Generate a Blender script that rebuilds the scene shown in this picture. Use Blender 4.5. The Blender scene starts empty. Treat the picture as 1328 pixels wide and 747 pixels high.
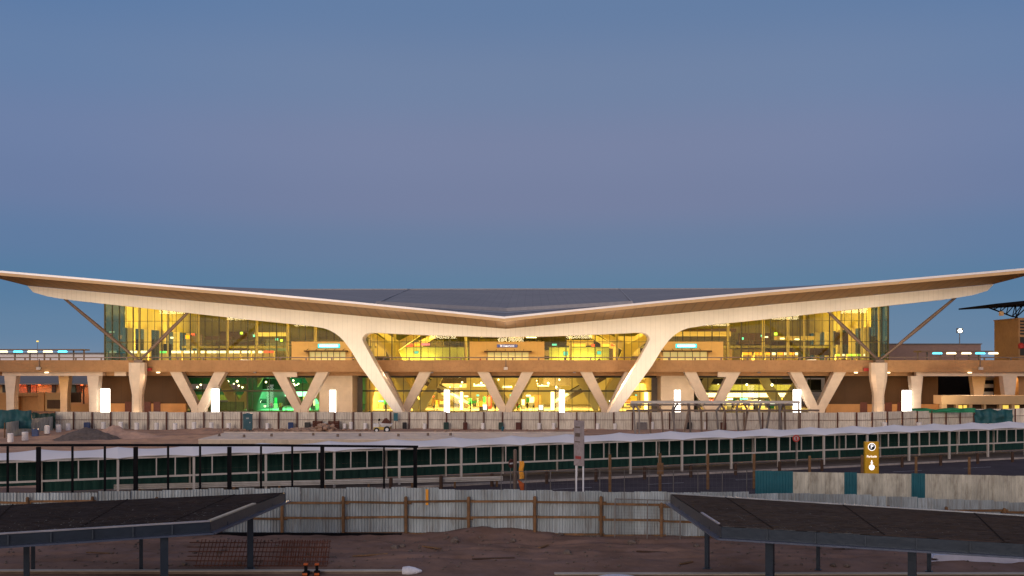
import bpy, math, random
from mathutils import Vector, Matrix, noise
R = math.radians
random.seed(7)
scn = bpy.context.scene
COL = scn.collection

# ------------------------------------------------------------------ camera
F = 1291.0; CX = 664.0; HY = 472.0; CZ = 8.7
cam = bpy.data.cameras.new('camera'); camo = bpy.data.objects.new('camera', cam); COL.objects.link(camo)
camo.location = (0, 0, CZ); camo.rotation_euler = (R(90), 0, 0)
cam.sensor_width = 36; cam.lens = 36 * F / 1328; cam.shift_y = (HY - 373.5) / 1328
cam.clip_start = 0.5; cam.clip_end = 9000
scn.camera = camo

def G(px, py, z=0.0):
    d = F * (CZ - z) / (py - HY); return Vector(((px - CX) / F * d, d, z))
def P(px, py, d):
    return Vector(((px - CX) / F * d, d, CZ - (py - HY) / F * d))

# building frame (the terminal stands very slightly turned to the street)
BA = R(-1.2); BO = Vector((-0.94, 158.0, 0)); BC, BS = math.cos(BA), math.sin(BA)
def BW(u, V, z=0.0):
    v = V - 158.0; return Vector((BO.x + u*BC - v*BS, BO.y + u*BS + v*BC, z))
def UU(px, V):
    t = (px - CX) / F; v = V - 158.0
    return (t*(BO.y + v*BC) - BO.x + v*BS) / (BC - t*BS)
def ZZ(px, py, V):
    Y = BW(UU(px, V), V).y; return CZ - (py - HY) * Y / F
BROT = Matrix.Translation(BO) @ Matrix.Rotation(BA, 4, 'Z') @ Matrix.Translation((0, -158, 0))

# ------------------------------------------------------------------ materials
def _nodes(name):
    m = bpy.data.materials.new(name); m.use_nodes = True; nt = m.node_tree
    return m, nt, nt.nodes['Principled BSDF'], nt.nodes.new, nt.links.new
def mat(name, col, rough=.7, metal=0., var=.25, scale=1.5, bump=.15, bscale=None, rand=0., stretch=(1,1,1), spec=.4, dirt=None, stripes=None):
    """procedural surface: two noise octaves vary the base colour, bump, optional per-object tone and dirt colour"""
    m, nt, b, N, L = _nodes(name)
    tc = N('ShaderNodeTexCoord'); mp = N('ShaderNodeMapping'); mp.inputs['Scale'].default_value = stretch
    L(tc.outputs['Object'], mp.inputs['Vector'])
    n1 = N('ShaderNodeTexNoise'); n1.inputs['Scale'].default_value = scale; n1.inputs['Detail'].default_value = 6; n1.inputs['Roughness'].default_value = .65
    L(mp.outputs['Vector'], n1.inputs['Vector'])
    rmp = N('ShaderNodeMapRange'); rmp.inputs['From Min'].default_value = .3; rmp.inputs['From Max'].default_value = .7
    rmp.inputs['To Min'].default_value = 1 - var; rmp.inputs['To Max'].default_value = 1 + var
    L(n1.outputs['Fac'], rmp.inputs['Value'])
    fac = rmp.outputs['Result']
    if rand:
        oi = N('ShaderNodeObjectInfo'); mr = N('ShaderNodeMapRange'); mr.inputs['To Min'].default_value = 1-rand; mr.inputs['To Max'].default_value = 1+rand
        L(oi.outputs['Random'], mr.inputs['Value']); mu = N('ShaderNodeMath'); mu.operation = 'MULTIPLY'
        L(fac, mu.inputs[0]); L(mr.outputs['Result'], mu.inputs[1]); fac = mu.outputs[0]
    if stripes:   # (axis, period m, line share, line tone): joints between cladding panels
        ax, per, sh, tone = stripes
        sx = N('ShaderNodeSeparateXYZ'); L(tc.outputs['Object'], sx.inputs[0])
        dv = N('ShaderNodeMath'); dv.operation = 'DIVIDE'; dv.inputs[1].default_value = per; L(sx.outputs[ax], dv.inputs[0])
        fr = N('ShaderNodeMath'); fr.operation = 'FRACT'; L(dv.outputs[0], fr.inputs[0])
        lt = N('ShaderNodeMath'); lt.operation = 'LESS_THAN'; lt.inputs[1].default_value = sh; L(fr.outputs[0], lt.inputs[0])
        mr = N('ShaderNodeMapRange'); mr.inputs['To Min'].default_value = 1; mr.inputs['To Max'].default_value = tone; L(lt.outputs[0], mr.inputs['Value'])
        mu = N('ShaderNodeMath'); mu.operation = 'MULTIPLY'; L(fac, mu.inputs[0]); L(mr.outputs['Result'], mu.inputs[1]); fac = mu.outputs[0]
    vm = N('ShaderNodeVectorMath'); vm.operation = 'SCALE'; vm.inputs[0].default_value = col
    L(fac, vm.inputs['Scale']); out = vm.outputs[0]
    if dirt:      # (colour, amount, scale)
        n3 = N('ShaderNodeTexNoise'); n3.inputs['Scale'].default_value = dirt[2]; n3.inputs['Detail'].default_value = 8; n3.inputs['Roughness'].default_value = .7
        L(mp.outputs['Vector'], n3.inputs['Vector'])
        r3 = N('ShaderNodeMapRange'); r3.inputs['From Min'].default_value = .48; r3.inputs['From Max'].default_value = .68; r3.inputs['To Max'].default_value = dirt[1]
        L(n3.outputs['Fac'], r3.inputs['Value'])
        mx = N('ShaderNodeMix'); mx.data_type = 'RGBA'; L(r3.outputs['Result'], mx.inputs['Factor']); L(out, mx.inputs['A']); mx.inputs['B'].default_value = (*dirt[0], 1)
        out = mx.outputs['Result']
    L(out, b.inputs['Base Color'])
    b.inputs['Roughness'].default_value = rough; b.inputs['Metallic'].default_value = metal; b.inputs['Specular IOR Level'].default_value = spec
    if bump:
        n2 = N('ShaderNodeTexNoise'); n2.inputs['Scale'].default_value = bscale or scale*5; n2.inputs['Detail'].default_value = 6
        L(mp.outputs['Vector'], n2.inputs['Vector'])
        bm = N('ShaderNodeBump'); bm.inputs['Strength'].default_value = bump; bm.inputs['Distance'].default_value = .05
        L(n2.outputs['Fac'], bm.inputs['Height']); L(bm.outputs[0], b.inputs['Normal'])
    return m
def emit(name, col, st):
    m, nt, b, N, L = _nodes(name)
    b.inputs['Base Color'].default_value = (*[min(1, c) for c in col], 1); b.inputs['Emission Color'].default_value = (*col, 1)
    b.inputs['Emission Strength'].default_value = st; b.inputs['Roughness'].default_value = .4
    return m
def glassmat(name, tint, refl=.1):
    m, nt, b, N, L = _nodes(name); nt.nodes.remove(b)
    t = N('ShaderNodeBsdfTransparent'); t.inputs[0].default_value = (*tint, 1)
    g = N('ShaderNodeBsdfGlossy'); g.inputs['Roughness'].default_value = .03; g.inputs[0].default_value = (.85, .95, 1, 1)
    lw = N('ShaderNodeLayerWeight'); lw.inputs[0].default_value = .25
    mr = N('ShaderNodeMapRange'); mr.inputs['To Min'].default_value = refl; mr.inputs['To Max'].default_value = .6; L(lw.outputs['Fresnel'], mr.inputs['Value'])
    mx = N('ShaderNodeMixShader'); L(mr.outputs['Result'], mx.inputs[0]); L(t.outputs[0], mx.inputs[1]); L(g.outputs[0], mx.inputs[2])
    L(mx.outputs[0], nt.nodes['Material Output'].inputs['Surface'])
    return m

M = {}
def D(k, *a, **kw): M[k] = mat(k, *a, **kw)
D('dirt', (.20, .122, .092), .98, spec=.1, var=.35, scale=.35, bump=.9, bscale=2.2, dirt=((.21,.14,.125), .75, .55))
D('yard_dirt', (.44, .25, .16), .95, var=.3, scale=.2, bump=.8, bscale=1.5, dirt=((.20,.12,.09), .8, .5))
D('asphalt', (.062, .050, .056), .95, spec=.1, var=.25, scale=.4, bump=.3, bscale=12, dirt=((.09,.075,.075), .6, .25))
D('paint', (.34, .32, .32), .7, var=.4, scale=3)
D('kerb', (.36, .31, .28), .8, var=.25, scale=1.2, stripes=(0, 1.0, .03, .6))
D('concrete', (.40, .36, .31), .85, var=.18, scale=.6, bump=.2)
D('slab', (.58, .49, .41), .85, var=.18, scale=.7)
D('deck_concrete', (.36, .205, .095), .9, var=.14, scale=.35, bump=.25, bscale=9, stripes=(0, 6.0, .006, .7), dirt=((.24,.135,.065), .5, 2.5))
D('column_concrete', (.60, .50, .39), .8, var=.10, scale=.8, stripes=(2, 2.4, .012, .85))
D('white_clad', (.84, .80, .70), .8, spec=.1, var=.09, scale=.18, bump=.05, stripes=(0, .75, .10, .90))
D('fascia', (.88, .86, .86), .45, .3, var=.04, scale=.3)
D('lip', (.66, .44, .22), .5, var=.06)  # orange light on the lip is put into the colour
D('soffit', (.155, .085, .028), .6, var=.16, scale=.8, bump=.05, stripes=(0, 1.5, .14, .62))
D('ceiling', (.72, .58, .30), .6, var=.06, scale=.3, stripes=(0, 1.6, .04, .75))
D('roof', (.235, .23, .245), .6, .1, var=.10, scale=.12, bump=.04, stripes=(0, 1.4, .06, .8))
D('roof_light', (.33, .33, .36), .6, 0, var=.1)
D('steel_brown', (.16, .115, .09), .5, .3, var=.15)
D('mullion', (.075, .07, .04), .45, .5, var=.1)
D('cream', (.74, .60, .34), .7, var=.08, scale=.5)
D('panel_yellow', (.80, .68, .32), .65, var=.05, scale=.4, stripes=(1, 2.9, .02, .6))
D('dark', (.02, .02, .018), .6)
D('black', (.006, .006, .008), .8, spec=.08)
D('brown_panel', (.060, .030, .011), .7, var=.12, scale=.5, stripes=(0, 2.4, .015, .55))
D('tan_wall', (.45, .30, .15), .85, var=.10, scale=.4)
D('orange_wall', (.47, .26, .11), .85, var=.12, scale=.5, stripes=(0, 5.0, .01, .6))
D('red_lit_wall', (.42, .17, .10), .85)  # red lamp light on the wall put into the colour
D('greyroof', (.16, .15, .15), .6, var=.12)
D('brick_far', (.30, .20, .17), .9, var=.1)
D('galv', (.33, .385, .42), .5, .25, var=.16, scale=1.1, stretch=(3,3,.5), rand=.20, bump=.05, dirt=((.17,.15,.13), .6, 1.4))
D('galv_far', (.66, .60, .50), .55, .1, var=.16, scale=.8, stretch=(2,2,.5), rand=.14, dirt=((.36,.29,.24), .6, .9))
D('cream_sheet', (.47, .455, .385), .55, .1, var=.28, scale=1.1, stretch=(2,2,.6), rand=.10, dirt=((.17,.145,.11), .85, 1.0))
D('teal_sheet', (.004, .095, .13), .45, .1, var=.15, rand=.05)
D('timber_dark', (.06, .032, .02), .85, var=.3)
D('timber', (.17, .09, .04), .85, var=.35, scale=2.5, rand=.3, dirt=((.05,.04,.03), .6, 3))
D('rust', (.11, .038, .022), .85, var=.3, scale=3)
D('fabric', (.78, .74, .74), .75, var=.04, scale=.3)
D('white_steel', (.48, .44, .40), .5, var=.08)
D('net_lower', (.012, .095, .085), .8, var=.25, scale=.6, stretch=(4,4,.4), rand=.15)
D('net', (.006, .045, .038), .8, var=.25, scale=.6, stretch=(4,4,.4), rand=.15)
D('navy_steel', (.018, .030, .050), .40, .35, var=.15, scale=1)
D('trim_grey', (.30, .30, .34), .45, .3, var=.2)
D('trim_buff', (.42, .37, .28), .6, var=.15)
D('white_drum', (.86, .82, .78), .5, var=.12, scale=3, rand=.12, dirt=((.4,.28,.2), .5, 3))
D('navy_plastic', (.02, .05, .15), .45)
D('green_plastic', (.02, .055, .045), .5)
D('black_plastic', (.014, .014, .016), .5)
D('brown_plastic', (.10, .03, .02), .6)
D('toilet_teal', (.03, .10, .125), .5)
D('toilet_roof', (.35, .38, .38), .5)
D('gravel', (.13, .10, .085), .95, var=.35, scale=3, bump=.8)
D('sand', (.50, .31, .22), .95, var=.22, scale=1.5, bump=.5)
D('rubble', (.50, .32, .22), .95, var=.3, scale=2, rand=.3)
D('tarp_teal', (.012, .085, .10), .6, var=.3, scale=.8, bump=.5)
D('tarp_green', (.02, .22, .10), .7, var=.2)
D('white_paint', (.78, .78, .80), .45, var=.06)
D('white_beam', (.52, .54, .66), .5, var=.10)
D('plastic_wrap', (.62, .63, .70), .35, var=.2, scale=3, bump=.6)
D('orange_cloth', (.42, .085, .015), .7, var=.15)
D('yellow_cloth', (.70, .30, .03), .7, var=.2)
D('red', (.36, .025, .02), .5)
D('sign_grey', (.34, .29, .29), .6, var=.22, scale=1.5, dirt=((.18,.14,.14), .7, 1.6))
D('yellow_sign', (.66, .36, .012), .45, var=.05)
D('car_yellow', (.70, .50, .10), .4)
D('car_dark', (.02, .02, .025), .25, .2)
D('car_white', (.7, .7, .7), .3)
D('tyre', (.02, .02, .02), .8)
D('steel_grey', (.17, .155, .15), .5, .4, var=.25, rand=.2)
D('steel_pale', (.50, .47, .43), .5, .2, var=.15)
D('skin', (.45, .26, .18), .6)
M['car_glass'] = mat('car_glass', (.01, .012, .015), .08, 0, spec=.8, bump=0)
# roofing tiles of the front canopies: thin weathered courses, real tone changes
def tilemat():
    m, nt, b, N, L = _nodes('canopy_sheeting')
    tc = N('ShaderNodeTexCoord'); mp = N('ShaderNodeMapping'); L(tc.outputs['Object'], mp.inputs['Vector']); mp.inputs['Scale'].default_value = (.35, 4.5, 1)
    n = N('ShaderNodeTexNoise'); n.inputs['Scale'].default_value = 1.3; n.inputs['Detail'].default_value = 8; n.inputs['Roughness'].default_value = .75; L(mp.outputs[0], n.inputs['Vector'])
    cr = N('ShaderNodeValToRGB'); e = cr.color_ramp.elements; e[0].position = .32; e[0].color = (.030, .022, .018, 1); e[1].position = .72; e[1].color = (.088, .062, .049, 1)
    L(n.outputs['Fac'], cr.inputs[0])
    oi = N('ShaderNodeObjectInfo'); mx = N('ShaderNodeMix'); mx.data_type='RGBA'; mx.blend_type='MULTIPLY'; mx.inputs['Factor'].default_value = 1
    L(cr.outputs[0], mx.inputs['A']); L(oi.outputs['Color'], mx.inputs['B']); L(mx.outputs['Result'], b.inputs['Base Color'])
    w = N('ShaderNodeTexWave'); w.bands_direction = 'Y'; w.inputs['Scale'].default_value = .9; w.inputs['Distortion'].default_value = .6; L(tc.outputs['Object'], w.inputs['Vector'])
    bm = N('ShaderNodeBump'); bm.inputs['Strength'].default_value = .5; bm.inputs['Distance'].default_value = .04; L(w.outputs['Fac'], bm.inputs['Height']); L(bm.outputs[0], b.inputs['Normal'])
    b.inputs['Roughness'].default_value = .9; b.inputs['Specular IOR Level'].default_value = .12
    return m
M['tiles'] = tilemat()
for k_, f_ in (('tiles_pale', 1.15), ('tiles_dark', .78)):
    m_ = M['tiles'].copy(); m_.name = k_; e_ = [n for n in m_.node_tree.nodes if n.type == 'VALTORGB'][0].color_ramp.elements
    for q_ in e_: q_.color = (q_.color[0]*f_, q_.color[1]*f_, q_.color[2]*f_, 1)
    M[k_] = m_
M['lamp_white'] = emit('lamp_white', (1, .93, .80), 6.5)
M['lamp_warm'] = emit('lamp_warm', (1, .74, .36), 4)
M['desk_white'] = emit('desk_white', (1, .97, .88), 1.5)
M['desk_green'] = emit('desk_green', (.10, 1, .25), 1.2)
M['desk_red'] = emit('desk_red', (1, .10, .05), 1.3)
M['desk_orange'] = emit('desk_orange', (1, .36, .02), 1.8)
M['desk_lime'] = emit('desk_lime', (.55, 1, .10), 1.3)
M['sign_cyan'] = emit('sign_cyan', (.35, .95, 1), 1.9)
M['sign_cyan_rim'] = emit('sign_cyan_rim', (.02, .62, .75), 1.0)
M['sign_blue'] = emit('sign_blue', (.01, .03, .16), .8)
M['sign_text'] = emit('sign_text', (1, 1, 1), 1.1)
M['screen_cyan'] = emit('screen_cyan', (.10, .65, .80), .9)
M['screen_pink'] = emit('screen_pink', (.9, .25, .5), .8)
M['lamp_red'] = emit('lamp_red', (1, .14, .03), 4)
M['lamp_cyan'] = emit('lamp_cyan', (.10, .75, 1), 2.6)
M['lamp_cream'] = emit('lamp_cream', (1, .80, .45), 3.2)
M['lamp_flood'] = emit('lamp_flood', (.85, 1, .85), 90)
M['glow_strip'] = emit('glow_strip', (1, .85, .50), 2.2)
M['window_lit'] = emit('window_lit', (1, .70, .12), .9)
M['glass'] = glassmat('glass', (.86, .90, .54), .012)
M['glass_teal'] = glassmat('glass_teal', (.22, .38, .34), .08)
M['glass_lower'] = glassmat('glass_lower', (.86, .92, .70), .015)

# ------------------------------------------------------------------ mesh helpers
class MB:
    def __init__(s): s.v = []; s.f = []; s.mi = []; s.cur = 0; s.sm = []; s.smooth = False
    def add(s, vs, fs):
        o = len(s.v); s.v += [tuple(v) for v in vs]
        for f in fs: s.f.append([i+o for i in f]); s.mi.append(s.cur); s.sm.append(s.smooth)
        return s
    def box(s, x0, x1, y0, y1, z0, z1):
        return s.add([(x0,y0,z0),(x1,y0,z0),(x1,y1,z0),(x0,y1,z0),(x0,y0,z1),(x1,y0,z1),(x1,y1,z1),(x0,y1,z1)],
              [(0,3,2,1),(4,5,6,7),(0,1,5,4),(1,2,6,5),(2,3,7,6),(3,0,4,7)])
    def bbox(s, x0, x1, y0, y1, z0, z1, b=.03):
        """box with chamfered vertical and top edges"""
        ring = lambda c: [(x0+b+c,y0+c),(x1-b-c,y0+c),(x1-c,y0+b+c),(x1-c,y1-b-c),(x1-b-c,y1-c),(x0+b+c,y1-c),(x0+c,y1-b-c),(x0+c,y0+b+c)]
        vs = [(x,y,z0) for x,y in ring(0)] + [(x,y,z1-b) for x,y in ring(0)] + [(x,y,z1) for x,y in ring(b*.6)]
        fs = [tuple(range(7,-1,-1)), tuple(range(16,24))]
        for k in (0,8):
            for i in range(8): j=(i+1)%8; fs.append((k+i,k+j,k+8+j,k+8+i))
        return s.add(vs, fs)
    def bar(s, a, b, w, h=None, w2=None, h2=None, up=(0,0,1)):
        a = Vector(a); b = Vector(b); h = h or w; w2 = w2 or w; h2 = h2 or h
        d = (b-a).normalized(); upv = Vector(up)
        if abs(d.dot(upv)) > .99: upv = Vector((0,1,0))
        x = d.cross(upv).normalized(); y = x.cross(d).normalized()
        vs = [a-x*w/2-y*h/2, a+x*w/2-y*h/2, a+x*w/2+y*h/2, a-x*w/2+y*h/2, b-x*w2/2-y*h2/2, b+x*w2/2-y*h2/2, b+x*w2/2+y*h2/2, b-x*w2/2+y*h2/2]
        return s.add(vs, [(3,2,1,0),(4,5,6,7),(0,1,5,4),(1,2,6,5),(2,3,7,6),(3,0,4,7)])
    def tube(s, a, b, r, r2=None, n=8, caps=True):
        a = Vector(a); b = Vector(b); r2 = r if r2 is None else r2
        d = (b-a).normalized(); u = Vector((0,0,1)) if abs(d.z) < .9 else Vector((1,0,0))
        x = d.cross(u).normalized(); y = x.cross(d)
        vs = []
        for c, rr in ((a,r),(b,r2)):
            for i in range(n): t = 2*math.pi*i/n; vs.append(c + x*math.cos(t)*rr + y*math.sin(t)*rr)
        sm = s.smooth; s.smooth = True
        s.add(vs, [(i,(i+1)%n,n+(i+1)%n,n+i) for i in range(n)]); s.smooth = sm
        if caps: s.add(vs, [tuple(range(n-1,-1,-1)), tuple(range(n,2*n))])
        return s
    def lathe(s, prof, c=(0,0,0), n=16):
        vs = []; m = len(prof)
        for r, z in prof:
            for i in range(n): t = 2*math.pi*i/n; vs.append((c[0]+r*math.cos(t), c[1]+r*math.sin(t), c[2]+z))
        fs = [(k*n+i, k*n+(i+1)%n, (k+1)*n+(i+1)%n, (k+1)*n+i) for k in range(m-1) for i in range(n)]
        fs += [tuple(range(n-1,-1,-1)), tuple(range((m-1)*n, m*n))]
        return s.add(vs, fs)
    def prism(s, pts, y0, y1):
        """polygon in the x-z plane extruded along y"""
        n = len(pts); vs = [(x,y0,z) for x,z in pts] + [(x,y1,z) for x,z in pts]
        return s.add(vs, [tuple(range(n)), tuple(range(2*n-1,n-1,-1))] + [(i,n+i,n+(i+1)%n,(i+1)%n) for i in range(n)])
    def quad(s, *p): return s.add(p, [tuple(range(len(p)))])
    def grid(s, fn, nu, nv):
        vs = [fn(i/nu, j/nv) for j in range(nv+1) for i in range(nu+1)]
        return s.add(vs, [(j*(nu+1)+i, j*(nu+1)+i+1, (j+1)*(nu+1)+i+1, (j+1)*(nu+1)+i) for j in range(nv) for i in range(nu)])
    def mesh(s, name, mats):
        me = bpy.data.meshes.new(name); me.from_pydata(s.v, [], s.f)
        if not isinstance(mats, (list, tuple)): mats = [mats]
        for m in mats: me.materials.append(M[m] if isinstance(m, str) else m)
        for p, mi, sm in zip(me.polygons, s.mi, s.sm): p.material_index = min(mi, len(mats)-1); p.use_smooth = sm
        me.update()
        import bmesh as _b
        bm = _b.new(); bm.from_mesh(me); _b.ops.recalc_face_normals(bm, faces=bm.faces); bm.to_mesh(me); bm.free()
        return me
    def obj(s, name, mats, parent=None, loc=None, rz=0):
        o = bpy.data.objects.new(name, s.mesh(name, mats)); COL.objects.link(o)
        if parent: o.parent = parent
        if loc is not None: o.location = loc
        if rz: o.rotation_euler.z = rz
        return o
def tag(o, label=None, cat=None, group=None, kind=None):
    if label: o['label'] = label
    if cat: o['category'] = cat
    if group: o['group'] = group
    if kind: o['kind'] = kind
    return o
def thing(name, label, cat, loc=(0,0,0), rz=0, group=None, kind=None):
    o = bpy.data.objects.new(name, None); COL.objects.link(o); o.location = loc; o.rotation_euler.z = rz; o.empty_display_size = .3
    return tag(o, label, cat, group, kind)
def bthing(name, label, cat, group=None, kind=None):
    """a thing whose parts are given in building coordinates (u, V, z)"""
    o = bpy.data.objects.new(name, None); COL.objects.link(o)
    o.location = BROT.to_translation(); o.rotation_euler.z = BA
    return tag(o, label, cat, group, kind)
def copy_tree(o, parent=None):
    c = o.copy(); COL.objects.link(c)
    if parent: c.parent = parent
    for ch in list(o.children): copy_tree(ch, c)
    return c
ORD = ['first','second','third','fourth','fifth','sixth','seventh','eighth','ninth','tenth','eleventh','twelfth','thirteenth','fourteenth','fifteenth','sixteenth','seventeenth','eighteenth','nineteenth','twentieth']
def light(name, kind, loc, energy, col, size=.5, target=None, spot=None, sizey=None, blend=.6):
    l = bpy.data.lights.new(name, kind); l.energy = energy; l.color = col
    if kind == 'AREA':
        l.size = size
        if sizey: l.shape = 'RECTANGLE'; l.size_y = sizey
    elif kind in ('SPOT', 'POINT'): l.shadow_soft_size = size
    if kind == 'SPOT': l.spot_size = R(spot or 90); l.spot_blend = blend
    o = bpy.data.objects.new(name, l); COL.objects.link(o); o.location = loc
    if target is not None: o.rotation_euler = (Vector(target)-Vector(loc)).to_track_quat('-Z','Y').to_euler()
    return o

# ------------------------------------------------------------------ world: clear sky after sunset
w = bpy.data.worlds.new('World'); scn.world = w; w.use_nodes = True
nt = w.node_tree; N = nt.nodes.new; L = nt.links.new
bg = nt.nodes['Background']; out = nt.nodes['World Output']
sky = N('ShaderNodeTexSky'); sky.sky_type = 'NISHITA'; sky.sun_disc = False
SUN_EL, SUN_AZ = 1.0, 200.0
sky.sun_elevation = R(SUN_EL); sky.sun_rotation = R(SUN_AZ); L(sky.outputs[0], bg.inputs[0]); bg.inputs[1].default_value = .05
tc = N('ShaderNodeTexCoord'); sp = N('ShaderNodeSeparateXYZ'); L(tc.outputs['Generated'], sp.inputs[0])
cr = N('ShaderNodeValToRGB'); cr.color_ramp.interpolation = 'EASE'
def lin(r, g, b):
    f = lambda c: (c/255/12.92) if c/255 <= .04045 else ((c/255+.055)/1.055)**2.4
    return (f(r), f(g), f(b), 1)
SKY = [(-.02,(84,80,86)), (.0,(120,138,158)), (.03,(103,131,157)), (.075,(89,124,155)), (.115,(98,123,156)), (.16,(109,124,157)), (.21,(112,127,160)), (.27,(105,127,161)), (.34,(94,122,160)), (.6,(136,136,156)), (1,(156,150,160))]
els = cr.color_ramp.elements
K = .5
for i, (p, c) in enumerate(SKY):
    e = els[i] if i < 2 else els.new(p*K+.4)
    e.position = p*K+.4; e.color = lin(*c)
mr = N('ShaderNodeMath'); mr.operation = 'MULTIPLY_ADD'; mr.inputs[1].default_value = K; mr.inputs[2].default_value = .4
L(sp.outputs['Z'], mr.inputs[0]); L(mr.outputs[0], cr.inputs[0])
# the belt is greyer mauve straight ahead, bluer towards both sides
ax = N('ShaderNodeVectorMath'); ax.operation = 'DOT_PRODUCT'; ax.inputs[1].default_value = (0.05, .96, .23); L(tc.outputs['Generated'], ax.inputs[0])
am = N('ShaderNodeMapRange'); am.interpolation_type = 'SMOOTHSTEP'; am.inputs['From Min'].default_value = .86; am.inputs['From Max'].default_value = 1; L(ax.outputs['Value'], am.inputs['Value'])
ac = N('ShaderNodeMix'); ac.data_type = 'RGBA'; L(am.outputs[0], ac.inputs['Factor']); ac.inputs['A'].default_value = (.88, .95, 1.02, 1); ac.inputs['B'].default_value = (1.10, 1.02, 1.0, 1)
an = N('ShaderNodeTexNoise'); an.inputs['Scale'].default_value = 2.2; an.inputs['Detail'].default_value = 3; L(tc.outputs['Generated'], an.inputs['Vector'])
aq = N('ShaderNodeMapRange'); aq.inputs['To Min'].default_value = .96; aq.inputs['To Max'].default_value = 1.04; L(an.outputs['Fac'], aq.inputs['Value'])
asx = N('ShaderNodeVectorMath'); asx.operation = 'SCALE'; L(ac.outputs['Result'], asx.inputs[0]); L(aq.outputs[0], asx.inputs['Scale'])
amu = N('ShaderNodeVectorMath'); amu.operation = 'MULTIPLY'; L(cr.outputs[0], amu.inputs[0]); L(asx.outputs[0], amu.inputs[1])
# afterglow low in the west, behind the photographer
gl = N('ShaderNodeVectorMath'); gl.operation = 'DOT_PRODUCT'; gl.inputs[1].default_value = (-.3, -.95, .1); L(tc.outputs['Generated'], gl.inputs[0])
gp = N('ShaderNodeMapRange'); gp.inputs['From Min'].default_value = .2; gp.inputs['From Max'].default_value = 1; L(gl.outputs['Value'], gp.inputs['Value'])
gz = N('ShaderNodeMapRange'); gz.inputs['From Min'].default_value = .5; gz.inputs['From Max'].default_value = -.02; L(sp.outputs['Z'], gz.inputs['Value'])
gm = N('ShaderNodeMath'); gm.operation = 'MULTIPLY'; L(gp.outputs[0], gm.inputs[0]); L(gz.outputs[0], gm.inputs[1])
gc = N('ShaderNodeMix'); gc.data_type = 'RGBA'; L(gm.outputs[0], gc.inputs['Factor']); L(amu.outputs[0], gc.inputs['A']); gc.inputs['B'].default_value = (2.2, 1.65, 1.35, 1)
b2 = N('ShaderNodeBackground'); L(gc.outputs['Result'], b2.inputs[0]); b2.inputs[1].default_value = 1.04
ad = N('ShaderNodeAddShader'); L(bg.outputs[0], ad.inputs[0]); L(b2.outputs[0], ad.inputs[1]); L(ad.outputs[0], out.inputs[0])
bg.inputs[1].default_value = .004
sun = bpy.data.lights.new('sun', 'SUN'); sun.energy = .75; sun.angle = R(20); sun.color = (1, .84, .70)
so = bpy.data.objects.new('sun', sun); COL.objects.link(so); so.rotation_euler = Vector((.3, .95, -.22)).to_track_quat('-Z', 'Y').to_euler()
scn.view_settings.view_transform = 'Standard'; scn.view_settings.look = 'None'; scn.view_settings.gamma = 1; scn.view_settings.exposure = 0
scn.view_settings.use_curve_mapping = False
scn.cycles.use_denoising = True
scn.cycles.max_bounces = 6; scn.cycles.diffuse_bounces = 3; scn.cycles.glossy_bounces = 3; scn.cycles.transparent_max_bounces = 12
scn.cycles.sample_clamp_indirect = 4; scn.cycles.caustics_reflective = False; scn.cycles.caustics_refractive = False

def totext(tx, name, m_, parent, loc, rot):
    """lettering as a real mesh"""
    o = bpy.data.objects.new(name, tx); COL.objects.link(o); dg = bpy.context.evaluated_depsgraph_get()
    me = bpy.data.meshes.new_from_object(o.evaluated_get(dg)); bpy.data.objects.remove(o); me.materials.clear(); me.materials.append(m_)
    q = bpy.data.objects.new(name, me); COL.objects.link(q); q.parent = parent; q.location = loc; q.rotation_euler = rot; return q
# ================================================================== TERMINAL BUILDING
term = bthing('terminal_building', 'long airport terminal with V shaped overhanging roof, white frame and glowing glass hall', 'airport terminal')
def interp(tab, x):
    x = abs(x)
    for (x0, y0), (x1, y1) in zip(tab, tab[1:]):
        if x <= x1: return y0 + (y1-y0)*(x-x0)/(x1-x0)
    (x0, y0), (x1, y1) = tab[-2:]; return y0 + (y1-y0)*(x-x0)/(x1-x0)
VF, VB = 147.0, 155.0
SF, SB = F/VF, F/VB
fas = [(u/SF, CZ+(HY-y)/SF) for u, y in [(0,411.5),(68,404.5),(136,397.8),(204,391),(336,378.5),(364,376),(504,364.2),(672,349.6),(700,347.2)]]   # line of the front edge
btop = [(u/SB, CZ+(HY-y)/SB) for u, y in [(0,426.5),(156,412.6),(336,396.0),(526,378.7),(627,369.6)]]
zf = lambda u: interp(fas, u); zb = lambda u: interp(btop, u)
UT = 79.8            # half width at the front corners
UE = 75.3            # half width at the beam ends
NU = 80
# soffit: from the front lip down and inwards to the top of the frame, then over the hall as its ceiling
mb = MB()
def sof(i, j):
    t = 2*i-1; u0 = t*UT; u1 = t*UE
    a = Vector((u0, VF+.02, zf(u0)-.42)); b = Vector((u1, VB+.02, zb(u1)+.02)); return a.lerp(b, j)
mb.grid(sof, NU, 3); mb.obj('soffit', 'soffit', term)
zc_back = lambda u: 14.3 + abs(u)*.085
def zc(u, V):
    t = (V-VB)/(228-VB); return (zb(u)-.05)*(1-t) + zc_back(u)*t
mb = MB()
mb.grid(lambda i, j: Vector(((2*i-1)*(UE-j*2.0), VB+.4+j*(229.5-VB), zc((2*i-1)*(UE-2*j), VB+.4+j*(229.5-VB)))), NU, 10)
mb.obj('ceiling', 'ceiling', term)
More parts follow.
